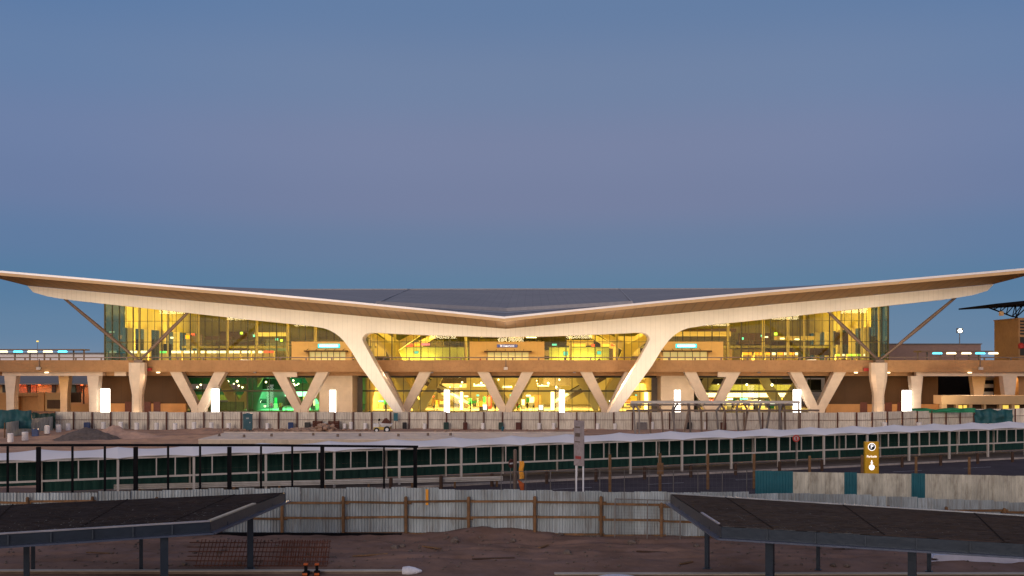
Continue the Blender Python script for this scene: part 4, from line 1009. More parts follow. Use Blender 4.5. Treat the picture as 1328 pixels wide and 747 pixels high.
z = CZ-(601-HY)/F*66; mb = MB(); mb.tube((0,-.02,z),(0,.02,z), .3, n=20); t.rotation_euler.z = R(55); mb.obj('disc', 'brown_plastic', t); MB().box(-.2,.2,-.028,-.021,z-.05,z+.05).obj('white_bar', 'white_paint', t); MB().tube((0,.05,0),(0,.05,z+.3), .03, n=6).obj('post', 'steel_grey', t)
t = thing('timber_post', 'grey timber post between the red road sign and the orange banner', 'timber post', ((668-CX)/F*66, 66, 0)); MB().lathe([(.14,0),(.12,3.0),(.05,3.05)], n=8).obj('shaft', 'steel_brown', t)
t = thing('safety_banner', 'orange and yellow cloth banners hanging on a pole near the road fence', 'banner', ((676.5-CX)/F*65, 65, 0))
mb = MB(); zt = CZ-(597-HY)/F*65; MB().tube((0,0,0),(0,0,zt), .03, n=6).obj('pole', 'steel_grey', t)
mb = MB(); mb.grid(lambda i, j: Vector((-.16+.30*i+.03*math.sin(j*9), -.05+.05*math.sin(i*5+j*3), zt-.05-1.15*j)), 4, 10); mb.obj('upper_cloth', 'yellow_cloth', t)
mb = MB(); mb.grid(lambda i, j: Vector((-.26+.42*i+.20*j*(1-i), -.05+.06*math.sin(i*5+j*3), zt-1.25-.75*j-.25*i)), 4, 8); mb.obj('lower_cloth', 'orange_cloth', t)
d = 83.5; x = (1032.5-CX)/F*d; z = CZ-(568.5-HY)/F*d
t = thing('speed_sign', 'round red rimmed prohibition sign on a thin post before the walkway', 'road sign', (x, d, 0))
MB().tube((0,-.02,z),(0,.0,z), .30, n=24).obj('rim', 'red', t); MB().tube((0,-.03,z),(0,-.021,z), .20, n=24).obj('disc_face', 'sign_grey', t); mb = MB(); mb.bar((-.14,-.035,z+.14),(.14,-.035,z-.14),.05,.008); mb.box(-.06,.06,-.038,-.031,z-.15,z+.15); mb.obj('symbol', 'red', t); MB().tube((0,.05,0),(0,.05,z+.3), .04, n=6).obj('post', 'steel_grey', t)

# parking totem
d = 77.5; x0, x1 = (1122-CX)/F*d, (1139-CX)/F*d; zt = CZ-(573-HY)/F*d; wd = x1-x0
t = thing('parking_totem', 'yellow parking sign pillar with white P roundel behind the cream fence', 'sign', ((x0+x1)/2, d, 0), R(4))
hw = wd/2
MB().bbox(-hw, hw, 0, .32, .05, zt, .02).obj('body', 'yellow_sign', t)
MB().box(hw+.005, hw+.05, -.02, .36, .05, zt+.02).obj('edge_panel', 'yellow_sign', t)
zc_ = CZ-(579.5-HY)/F*d
MB().tube((0,-.03,zc_),(0,-.005,zc_), .30, n=28).obj('roundel', 'sign_text', t)
MB().tube((0,-.036,zc_),(0,-.031,zc_), .255, n=28).obj('roundel_face', 'black', t)
def text(body, size, loc, m_, parent, rot=(R(90),0,0), name='lettering'):
    tx = bpy.data.curves.new(name, 'FONT'); tx.body = body; tx.size = size; tx.align_x = 'CENTER'; tx.align_y = 'CENTER'; tx.extrude = .003
    return totext(tx, name, M[m_], parent, loc, rot)
text('P', .46, (0,-.042,zc_), 'sign_text', t, name='letter')
text('Parkade', .25, (0,-.012,CZ-(592-HY)/F*d), 'sign_text', t)
za = CZ-(599-HY)/F*d; mb = MB(); mb.box(-.04,.04,-.012,-.003,za-.05,za+.12); mb.add([(-.12,-.012,za-.05),(.12,-.012,za-.05),(0,-.012,za-.2)],[(0,1,2)]); mb.obj('arrow', 'sign_text', t)
zb2 = CZ-(606-HY)/F*d; MB().tube((0,-.02,zb2),(0,-.003,zb2), .22, n=24).obj('lit_disc', 'sign_text', t); mb=MB(); mb.box(.23,.42,-.012,-.003,zb2+.06,zb2+.10); mb.obj('side_mark', 'black', t)

# ================================================================== CONSTRUCTION YARD
# far fence of galvanised sheets
random.seed(5)
def fence_line(name, label, pts3, hgt, sheet_m, sheet_w, corr, amp, post_m, post_every, rails, cat='fence', post_h=None, post_side=-1, rail_m=None, sheet_fn=None, group=None, postr=.05, hv=.0):
    """pts3: ground points; every sheet, post and rail run is a part"""
    t = thing(name, label, cat, pts3[0], 0, group); o0 = Vector(pts3[0])
    acc = 0; seg = 0; idx = 0
    for a, b in zip(pts3, pts3[1:]):
        a = Vector(a); b = Vector(b); Ls = (b-a).length; dr = (b-a)/Ls; nr = Vector((-dr.y, dr.x, 0)).normalized()
        n = max(1, round(Ls/sheet_w)); sw = Ls/n
        for i in range(n):
            s0 = sw*i; h = hgt[0] + (hgt[1]-hgt[0])*((s0+acc)/max(1, post_every[1])) + random.uniform(-hv, hv)
            dz0 = random.uniform(-.02, .02); mb = MB(); m_ = max(2, round(sw/corr*4)); vs = []; ph = random.random()*0
            for k in range(m_+1):
                c = (k % 4); off = (0, amp, amp, 0)[c]; p = a - o0 + dr*(s0+sw*k/m_) + nr*off
                tilt = nr*random.uniform(0,.001)
                vs += [(p.x, p.y, p.z-.12), (p.x, p.y, p.z+h+dz0)]
            mb.add(vs, [(2*k, 2*k+2, 2*k+3, 2*k+1) for k in range(m_)])
            vs2 = [(x+nr.x*.004, y+nr.y*.004, z) for x, y, z in vs]; mb.add(vs2, [(2*k, 2*k+1, 2*k+3, 2*k+2) for k in range(m_)])
            sm_ = sheet_fn(idx) if sheet_fn else sheet_m
            mb.obj('sheet', sm_, t); idx += 1
        if rails:
            for j, rz_ in enumerate(rails):
                k_ = 0; step = post_every[0]
                nn = max(1, round(Ls/step))
                for i in range(nn):
                    p0 = a - o0 + dr*(Ls*i/nn-.05) + nr*post_side*(amp+.05); p1 = a - o0 + dr*(Ls*(i+1)/nn+.08) + nr*post_side*(amp+.05)
                    p0.z += rz_+random.uniform(-.03,.03)*(1 if name!='site_fence' else .3); p1.z += rz_+random.uniform(-.03,.03)
                    MB().bar(p0, p1, .05, .09 if name != 'site_fence' else .05).obj('rail', rail_m or post_m, t)
        nn = max(1, round(Ls/post_every[0]))
        for i in range(nn + 1):
            p = a - o0 + dr*(Ls*i/nn) + nr*post_side*(amp+.13); hh = (post_h or hgt[0])
            MB().lathe([(postr,-.2),(postr,hh-.03),(postr*.6,hh)], (p.x, p.y, p.z), 7).obj('post', post_m, t)
        acc += Ls
    return t
f0, f1, f2 = G(72, 556.5), G(700, 556.5), G(1075, 558)
far_pts = [G(72, 556.3), Vector((G(700,556.5).x, G(700,556.5).y, 0)), G(1110, 557.2), G(1262, 552.0), G(1400, 548)]
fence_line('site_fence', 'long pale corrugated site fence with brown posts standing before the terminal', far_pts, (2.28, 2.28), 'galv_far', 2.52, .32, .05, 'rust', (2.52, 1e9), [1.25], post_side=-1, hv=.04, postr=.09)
fence_line('side_fence', 'short run of tan fence curving toward the camera at the left edge', [G(70,556.8), G(42,561), G(8,567)], (1.75, 1.75), 'cream_sheet', 2.0, .3, .04, 'timber', (2.2, 1e9), [1.0], post_side=-1, postr=.08)
# tarps on the fence
def tarp(name, label, px0, px1, pyt, pyb, d, m_, seed):
    x0, x1 = (px0-CX)/F*d, (px1-CX)/F*d; z1, z0 = CZ-(pyt-HY)/F*d, CZ-(pyb-HY)/F*d; mb = MB(); mb.smooth = True
    def fn(i, j): 
        n_ = noise.noise((i*5, j*3, seed)); return Vector((x0+(x1-x0)*i, d+.35*n_+.1*math.sin(i*31), z1+(z0-z1)*j+.35*noise.noise((i*4, seed, 0))*(1-j)))
    mb.grid(fn, 30, 8); b_ = MB(); mb.grid(lambda i, j: fn(i, j)+Vector((0,.03,0)), 30, 8)
    return tag(mb.obj(name, m_), label, 'tarpaulin')
tarp('tarpaulin', 'dark teal tarpaulin hung over the fence at the right edge', 1264, 1313, 531, 549, 124, 'tarp_teal', 2)
tarp('tarpaulin', 'bright green netting strip above the fence on the right', 1183, 1265, 529.5, 535, 137, 'tarp_green', 4)
tarp('tarpaulin', 'dark teal tarpaulin heap behind the tan fence at the left edge', -20, 41, 532, 556, 122, 'tarp_teal', 9)
tarp('tarpaulin', 'grey green sheet screen left of the long fence', 41, 72, 536, 556, 132, 'green_plastic', 12)
# drums and bins in front of the fence
def drum(px, py, m_, label, grp, w_=.52, h_=.95, sq=False, nm='drum'):
    p = G(px, py); 
    if sq: o = MB().bbox(-w_/2, w_/2, -.25, .25, 0, h_, .06)
    else: o = MB().lathe([(w_*.44,0),(w_*.5,.05),(w_*.48,h_*.32),(w_*.51,h_*.34),(w_*.48,h_*.37),(w_*.48,h_*.64),(w_*.51,h_*.66),(w_*.48,h_*.69),(w_*.5,h_-.05),(w_*.42,h_)], n=14)
    return tag(o.obj(nm, m_, loc=p, rz=random.uniform(0, .4)), label, nm, grp)
white = [177.3,203,227,251.5,274,296.5,346.5,422,446.7,455,473.5,550.6,626,699,718,775,797.5,846,915,965,988]
for i, px in enumerate(white):
    drum(px, 557.3 if px < 330 else 556.8, 'white_drum', f'white plastic drum before the long far fence, {ORD[i] if i<20 else "twenty first"} from the left', 'white drums along the far fence', .6 if px < 330 else .5, random.uniform(.75, 1.0))
for px, m_, lb, sq, w_ in [(377,'navy_plastic','navy blue square bin left of the rusty crates',1,.7),(399,'black_plastic','black square bin beside the rusty crate',1,.75),(524.7,'black_plastic','black square bin right of the yellow car',1,.55),(578.6,'green_plastic','dark green square bin left of centre',1,.65),(603.4,'brown_plastic','dark brown square bin left of the centre',1,.5),
                       (649.7,'green_plastic','dark green square bin near the centre of far fence',1,.6),(672,'brown_plastic','dark red square bin right of the centre green bin',1,.6),(893,'black_plastic','black square bin beneath the steel frame',1,.75),(938,'brown_plastic','brown square bin at right part of the steel frame',1,.7),(832,'steel_grey','grey square box at left part of the steel frame',1,1.3),(113,'navy_plastic','navy blue square bin near the left end of far fence',1,.75)]:
    drum(px, 557, m_, lb, None, w_, .95, True, 'bin')
for i, (px, py, m_, w_) in enumerate([(13.5,573.5,'white_drum',.65),(32.5,571.5,'white_drum',.7),(61,562.5,'white_drum',.7),(76,560.8,'white_drum',.65),(88.5,559.5,'white_drum',.6),(134,557.2,'white_drum',.6),(156.5,557,'white_drum',.6)]):
    drum(px, py, m_, f'white and rust stained drum in the left corner of the yard, {ORD[i]} from the left', 'drums in the left corner of the yard', w_, 1.0)
drum(46, 566, 'navy_plastic', 'navy blue square bin between white drums at far left', None, .75, .9, True, 'bin')
for i, (px, lb) in enumerate([(1043,'first'),(1073,'second'),(1096,'third'),(1116,'fourth'),(1147,'fifth'),(1192,'sixth')]):
    drum(px, 556.6, 'white_drum', f'white drum peeking over the walkway roof on the right, {lb} from left', 'white drums along the far fence', .7, .9)
for px, lb, w_ in ((412, 'rusty brown crate between black bin and white drums', 1.1), (433, 'dark rusty low crate right of a white drum', 1.3)):
    p = G(px, 556.9); t = thing('crate', lb, 'crate', p); h_ = 1.15
    mb = MB()
    for k in range(5): mb.box(-w_/2, w_/2, -.4, -.36, k*h_/5, k*h_/5+.16); mb.box(-w_/2, w_/2, .36, .4, k*h_/5, k*h_/5+.16)
    mb.obj('slats', 'rust', t); mb = MB()
    for sx in (-1, 1): mb.box(sx*w_/2-.05, sx*w_/2+.05, -.36, .36, 0, h_)
    mb.obj('ends', 'rust', t)
# portable toilet
p = G(321.5, 558.3); t = thing('portable_toilet', 'teal portable toilet standing against the far fence on the left', 'portable toilet', p, R(12))
MB().bbox(-.58, .58, -.58, .58, .08, 2.05, .05).obj('cabin', 'toilet_teal', t); mb = MB(); mb.bbox(-.62, .62, -.62, .62, 2.053, 2.16, .05); mb.add([(-.5,-.5,2.162),(.5,-.5,2.162),(.5,.5,2.162),(-.5,.5,2.162),(0,-.2,2.3),(0,.2,2.3)],[(0,1,4),(1,2,5,4),(2,3,5),(3,0,4,5)]); mb.obj('roof', 'toilet_teal', t)
dd = MB().box(-.40, .40, -.62, -.583, .14, 1.9).obj('door', 'toilet_teal', t); MB().box(-.2,.15,-.634,-.622,1.55,1.72).obj('vent', 'toilet_roof', dd); MB().box(.25,.32,-.66,-.622,1,1.15).obj('handle', 'white_paint', dd)
p = G(513.6, 556.8); u_ = thing('teal_board', 'small teal board fixed high on the far fence near the left strut', 'board', (p.x, p.y-.35, 0)); MB().box(-.28,.28,-.03,.0,1.15,2.2).obj('board_face', 'teal_sheet', u_); MB().box(-.05,.05,.003,.05,0,2.2).obj('stake', 'rust', u_)
p = G(652, 560.5); tag(MB().lathe([(.16,0),(.18,.6),(.1,.72)], n=9).obj('cone_marker', 'toilet_teal2' if False else 'teal_sheet', loc=p), 'tiny cyan blue marker post standing on the slab at the centre', 'marker')
# small site dumper
t = thing('site_dumper', 'small yellow and white site dumper loaded with brown scrap near the left strut', 'dumper', G(496, 561), R(8))
MB().bbox(-1.1, 1.0, -.5, .5, .38, .72, .06).obj('chassis', 'car_yellow', t)
mb = MB(); mb.add([(-.1,-.6,.74),(.95,-.5,.74),(.95,.5,.74),(-.1,.6,.74),(-.35,-.75,1.25),(1.3,-.65,1.15),(1.3,.65,1.15),(-.35,.75,1.25)], [(0,3,2,1),(0,1,5,4),(1,2,6,5),(2,3,7,6),(3,0,4,7)]); mb.obj('skip', 'car_white', t)
MB().bbox(-1.15, -.42, -.42, .42, .725, 1.15, .08).obj('engine_cover', 'car_white', t)
mb = MB(); mb.tube((-.5,-.1,1.15),(-.42,-.1,1.6), .03); mb.tube((-.42,-.12,1.6),(-.38,.3,1.62), .14, .14); mb.obj('steering_column', 'black', t)
for x, r_ in ((-.75, .34), (.55, .42)):
    for sx in (-1, 1):
        wh = MB().tube((x, sx*.52, r_), (x, sx*.78, r_), r_, n=16).obj('wheel', 'tyre', t); MB().tube((x, sx*.77, r_), (x, sx*.80, r_), r_*.5, n=12).obj('rim', 'car_white', wh)
heap_ = MB(); heap_.smooth = True
heap_.grid(lambda i, j: Vector((-.25+1.4*i, -.55+1.1*j, 1.0+.75*math.sin(math.pi*i)*math.sin(math.pi*j)+.25*noise.noise((i*6, j*6, 2)))), 14, 12)
tag(heap_.obj('scrap_load', 'rust', loc=G(496, 561), rz=R(8)), 'brown scrap heaped in the skip of the yellow dumper', 'scrap')
# heaps
def heap(name, label, px, py, w_, d_, h_, m_, seed, cat='heap'):
    p = G(px, py); mb = MB(); mb.smooth = True; p.z = -.15
    def fn(i, j):
        x, y = 2*i-1, 2*j-1; r = min(1, math.hypot(x, y)); an = math.atan2(y, x)
        k = max(0, 1-r*(1+.18*noise.noise((math.cos(an)*1.5, math.sin(an)*1.5, seed))))
        return Vector((x*w_, y*d_, h_*(k**.9)*(1+.25*noise.noise((x*2, y*2, seed+3))) + .14*h_*noise.noise((x*6, y*6, seed))*(1 if k > .02 else 0)))
    mb.grid(fn, 36, 30); return tag(mb.obj(name, m_, loc=p), label, cat)
heap('gravel_pile', 'dark grey brown cone of gravel in the left of the yard', 112, 569.5, 4.0, 3.0, 1.55, 'gravel', 1, 'gravel pile')
heap('sand_pile', 'low pinkish sand pile behind the dark gravel pile', 148, 565.5, 2.6, 2.6, 1.5, 'sand', 2, 'sand pile')
heap('sand_pile', 'long flat sand pile right of the dark gravel pile', 172, 567, 4.5, 2.6, .9, 'sand', 3, 'sand pile')
heap('sand_pile', 'low earth bank before the far fence left of the toilet', 268, 560, 5, 3, .7, 'yard_dirt', 4, 'sand pile')
# concrete slab (raised road section) with kerb upstand
D('slab_face', (.52, .44, .34), .85, var=.12, stripes=(0, 2.4, .012, .6))
sp0 = G(257, 576.5); sp0r = thing('raised_slab', 'pale raised concrete road slab running right across the building yard', 'concrete slab', sp0)
xe = (760-CX)/F*sp0.y - sp0.x
MB().bbox(0, xe, 0, 9.5, -.1, .60, .04).obj('slab_body', 'slab', sp0r); MB().box(.05, xe-.05, -.05, -.003, -.1, .50).obj('front_face', 'slab_face', sp0r)
MB().box(-.0, xe, 9.55, 9.8, -.1, .72).obj('rear_kerb', 'slab', sp0r)
random.seed(9)
for i in range(9):
    px = 285+i*38+random.uniform(-9, 9); p = G(px, random.uniform(564.5, 567.5), .60)
    o = tag(MB().tube((0,0,0),(0,0,.3), .16, .14, 8).obj('pipe_stub', 'steel_brown', loc=p), f'dark pipe stub standing on the pale slab, {ORD[i]} from the left', 'pipe', 'pipe stubs on the slab')
def rock(r, seed):
    mb = MB(); vs = []; n_, m_ = 7, 5
    for j in range(m_+1):
        for i in range(n_):
            th = math.pi*j/m_; ph = 2*math.pi*i/n_; v = Vector((math.sin(th)*math.cos(ph), math.sin(th)*math.sin(ph), math.cos(th)*.7)); vs.append(v*r*(1+.5*noise.noise(v*1.7+Vector((seed,0,0)))))
    mb.add(vs, [(j*n_+i, j*n_+(i+1)%n_, (j+1)*n_+(i+1)%n_, (j+1)*n_+i) for j in range(m_) for i in range(n_)]); return mb
mb = MB(); random.seed(21)
for i in range(420):
    px = random.choice([random.gauss(395, 12), random.gauss(424, 10), random.gauss(365, 20), random.uniform(325, 480), random.gauss(300, 10), random.uniform(560, 760)]); 
    cl = 1 if 380 < px < 436 else .45
    q = G(px, random.uniform(558.5, 562.2)); r_ = random.uniform(.07, .30)*(.75+.6*cl if cl == 1 else .7); rk = rock(r_, i); k_ = random.uniform(0, .75)*(cl if px < 436 and px > 410 else .3)
    mb.add([Vector(v)+Vector((q.x, q.y, r_*.3+k_)) for v in rk.v], rk.f)
tag(mb.obj('rubble', 'rubble'), 'pinkish broken rubble strewn behind the pale slab', 'rubble', kind='stuff')

# skeletal steel frame of a canopy under construction
d = 121.0; x0, x1 = (818-CX)/F*d, (1037-CX)/F*d; zt, zm_ = CZ-(521.5-HY)/F*d, CZ-(532.5-HY)/F*d
t = thing('unfinished_canopy', 'unfinished grey steel canopy frame with raking struts before the right of the terminal', 'steel frame', (x0, d, 0)); Lx = x1-x0
MB().box(0, Lx, -.25, .25, zt-.16, zt+.16).obj('top_beam', 'steel_pale', t); MB().box(-.2, Lx+.1, 2.8, 3.0, zt-.55, zt-.35).obj('rear_beam', 'steel_grey', t)
MB().box(-.5, Lx+2.5, .3, .5, zm_-.12, zm_+.12).obj('middle_beam', 'steel_brown', t)
random.seed(4)
for i, (px, l1, l2) in enumerate([(822,.2,.2),(829,.6,.0),(843,0,.3),(858,.7,.2),(872,-.2,.4),(879,-.5,0),(893,.1,-.6),(900,.1,.1),(912,.7,.1),(929,-.7,.3),(940,.5,-.3),(962,-.2,.3),(973,.5,-.5),(984,-.3,.4),(1002,.4,-.5),(1011,-.2,.3),(1019,.1,.0),(1026,.2,.1),(1036,0,0)]):
    x = (px-CX)/F*d-x0; mb = MB(); y = random.choice([0, 1.4, 2.9])
    mb.bar((x-l1,y,zt-.16),(x,y,zm_), .17, .22); mb.bar((x,y,zm_),(x+l2,y,-.1), .2, .26); mb.obj('column', random.choice(['steel_brown','steel_grey']), t)
mb = MB()
for i in range(8): x = Lx*(i+.5)/8; mb.bar((x,-.1,zt-.2),(x,2.9,zt-.5), .12, .14)
mb.obj('cross_beam', 'steel_grey', t)

# ================================================================== FOREGROUND
# black steel goalpost frame behind the near fence
d = 56.5; fr = thing('goalpost_structure', 'long black steel frame of posts and top bar in front of the walkway', 'steel frame', (0, d, 0))
zt = CZ-(577.3-HY)/F*d; xl, xr = (-60-CX)/F*d, (540-CX)/F*d
mb = MB(); mb.box(xl, (330-CX)/F*d, -.06, .06, zt-.07, zt+.07); mb.bar(((330-CX)/F*d, 0, zt), (xr+.1, 0, zt-.09), .12, .13); mb.obj('top_bar', 'black', fr)
for px in (-10, 50, 176, 297.5, 418, 538.5): x = (px-CX)/F*d; MB().box(x-.10, x+.10, -.1, .1, 0, zt-.10).obj('thick_post', 'black', fr)
for px in (10, 94, 136, 218, 259.5, 338.5, 379, 498): x = (px-CX)/F*d; MB().box(x-.05, x+.05, -.05, .05, 0, zt-.08).obj('thin_post', 'black', fr)
mb = MB(); mb.bar((xl,0,.45),((180-CX)/F*d,0,.42), .1, .3); mb.obj('base_shade_bar', 'black', fr)  # black bar stands in for dark shadow at the frame's foot

# near corrugated fence
nf = [(-60,51.5),(0,51.3),(190,51.0),(370,50.7),(527,50.6),(780,50.1),(930,49.3),(1010,50.0),(1150,50.6),(1328,51.2),(1420,51.3)]
npt = [Vector(((px-CX)/F*d_, d_, 0)) for px, d_ in nf]
# heights follow the photograph's top line
tops = [641.5,640.5,636,633,633,637.5,638,640,643.5,651.5,655]
random.seed(8)
nfence = thing('corrugated_fence', 'near grey corrugated iron fence with timber posts and rails facing the camera', 'fence', npt[3]); o0 = npt[3]
cumx = 0
def fh(px): 
    for (a, b), (ya, yb), (da, db) in zip(zip([n_[0] for n_ in nf], [n_[0] for n_ in nf][1:]), zip(tops, tops[1:]), zip([n_[1] for n_ in nf], [n_[1] for n_ in nf][1:])):
        if px <= b or b == 1420: f_ = (px-a)/(b-a); y = ya+(yb-ya)*f_; dd_ = da+(db-da)*f_; return CZ-(y-HY)/F*dd_
px_of = lambda p: p.x/p.y*F+CX
for si, (a, b) in enumerate(zip(npt, npt[1:])):
    Ls = (b-a).length; dr = (b-a)/Ls; nr = Vector((-dr.y, dr.x, 0)); n_ = max(1, round(Ls/.82)); sw = Ls/n_
    for i in range(n_):
        pm = a+dr*(sw*(i+.5)); px = px_of(pm); h = fh(px)+random.uniform(-.04, .05); lean = random.uniform(-.03, .03)
        if 515 < px < 578: h += .04
        mb = MB(); m_ = 20; vs = []
        for k in range(m_+1):
            c = k % 4; p = a-o0+dr*(sw*(i+k/m_))+nr*(.0, .05, .05, .0)[c]; 
            for jz in range(7):
                zz_ = -.1+(h+.1)*jz/6; dn_ = nr*(.03*noise.noise((px*.02+k*.06, zz_*1.4, 3))+lean*zz_); vs += [(p.x+dn_.x, p.y+dn_.y, zz_)]
        fs_ = [(7*k+j, 7*k+7+j, 7*k+8+j, 7*k+1+j) for k in range(m_) for j in range(6)]
        mb.add(vs, fs_); mb.add([(x+nr.x*.004, y+nr.y*.004, z) for x, y, z in vs], [f_[::-1] for f_ in fs_])
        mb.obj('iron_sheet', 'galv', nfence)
posts = [-20, 38, 122, 205, 288, 367, 446, 527, 608, 693.5, 779, 857, 925, 1000, 1075, 1150, 1225, 1300, 1375]
def fline(px):
    for (p0, d0), (p1, d1) in zip(nf, nf[1:]):
        if px <= p1: d_ = d0+(d1-d0)*(px-p0)/(p1-p0); return Vector(((px-CX)/F*d_, d_-.14, 0))
prev = None
for px in posts:
    p = fline(px)-o0; top = CZ-((644 if px < 800 else 651+max(0, px-930)*.02)-HY)/F*(p.y+o0.y) + random.uniform(-.06, .04)
    MB().lathe([(.085,-.3),(.085,top-.05),(.05,top)], (p.x, p.y-.06, 0), 8).obj('timber_post', 'timber', nfence)
    if prev is not None:
        for y in (651.5, 671.5, 692.5):
            yy = y + (2 if px > 780 else 0)+(3 if px > 880 else 0)+(max(0, px-930)*.018)
            z0_ = CZ-(yy-HY)/F*(prev.y+o0.y)+random.uniform(-.05,.05); z1_ = CZ-(yy-HY)/F*(p.y+o0.y)+random.uniform(-.07,.07)
            MB().bar((prev.x-.12, prev.y+.02, z0_), (p.x+random.uniform(.1,.3), p.y+.02, z1_), .05, .11).obj('timber_rail', 'timber', nfence)
    prev = p
mb = MB(); pa = fline(180)-o0; pb = fline(522)-o0; mb.bar((pa.x, pa.y-.25, .07),(pb.x, pb.y-.25, .07), .2, .16); mb.obj('base_flashing', 'black', nfence)
p = fline(554); o = tag(MB().bbox(-.07,.07,-.02,.0,1.55,2.35,.005).obj('yellow_strap', 'yellow_cloth', loc=(p.x, p.y+.04, 0)), 'yellow strap hanging on the near fence right of the third post', 'strap')
# leaning mesh gate panel
a, b = G(797, 700), G(882, 703); t = thing('pipe_gate', 'thin grey pipe gate frame leaning on the near fence before the right canopy', 'gate', a, math.atan2((b-a).y, (b-a).x)); Lg = (b-a).length; zt = CZ-(647-HY)/F*(a.y+.3)
mb = MB()
for x in (0, Lg/2, Lg): mb.tube((x,0,.0),(x,.3,zt), .03, n=6)
mb.tube((0,.3,zt),(Lg,.3,zt), .028, n=6); mb.tube((0,0,.05),(Lg,0,.05), .028, n=6); mb.obj('pipe_frame', 'steel_grey', t)
mb = MB()
for i in range(1, 20): mb.tube((Lg*i/20,0,.05),(Lg*i/20,.3,zt), .004, n=3, caps=False)
for i in range(1, 12): mb.tube((0,.3*i/12,.05+(zt-.05)*i/12),(Lg,.3*i/12,.05+(zt-.05)*i/12), .004, n=3, caps=False)
mb.obj('wire_mesh', 'steel_grey', t)

# cream and teal fence across the road
ca, cb = Vector(((979.5-CX)/F*59.5, 59.5, 0)), Vector(((1420-CX)/F*56.5, 56.5, 0))
Ls = (cb-ca).length; ct = thing('painted_fence', 'cream board fence with teal sections on the road side at right', 'fence', ca, math.atan2((cb-ca).y, (cb-ca).x))
x = 0; random.seed(12); edges = [(979.5,1028.5,'teal_sheet'),(1028.5,1095,'cream_sheet'),(1095,1111.5,'teal_sheet'),(1111.5,1182,'cream_sheet'),(1182,1200,'teal_sheet'),(1200,1420,'cream_sheet')]
def along(px): # distance along the fence line at photograph column px
    tt = (px-CX)/F; dx, dy = (cb-ca).normalized().x, (cb-ca).normalized().y
    return (tt*ca.y-ca.x)/(dx-tt*dy)
for a, b, m_ in edges:
    s0, s1 = along(a), along(b); n_ = max(1, round((s1-s0)/.86)); sw = (s1-s0)/n_
    for i in range(n_):
        h = 2.28+(.04 if m_ == 'teal_sheet' else random.uniform(-.015,.02)); mb = MB(); vs = []; m2 = 16
        for k in range(m2+1): c = k % 4; vs += [(s0+sw*(i+k/m2), (.03,.0,.0,.03)[c], -.05), (s0+sw*(i+k/m2), (.03,.0,.0,.03)[c], h)]
        mb.add(vs, [(2*k, 2*k+2, 2*k+3, 2*k+1) for k in range(m2)]); mb.add([(x_, y_+.004, z_) for x_, y_, z_ in vs], [(2*k, 2*k+1, 2*k+3, 2*k+2) for k in range(m2)])
        mb.obj('board', m_, ct)

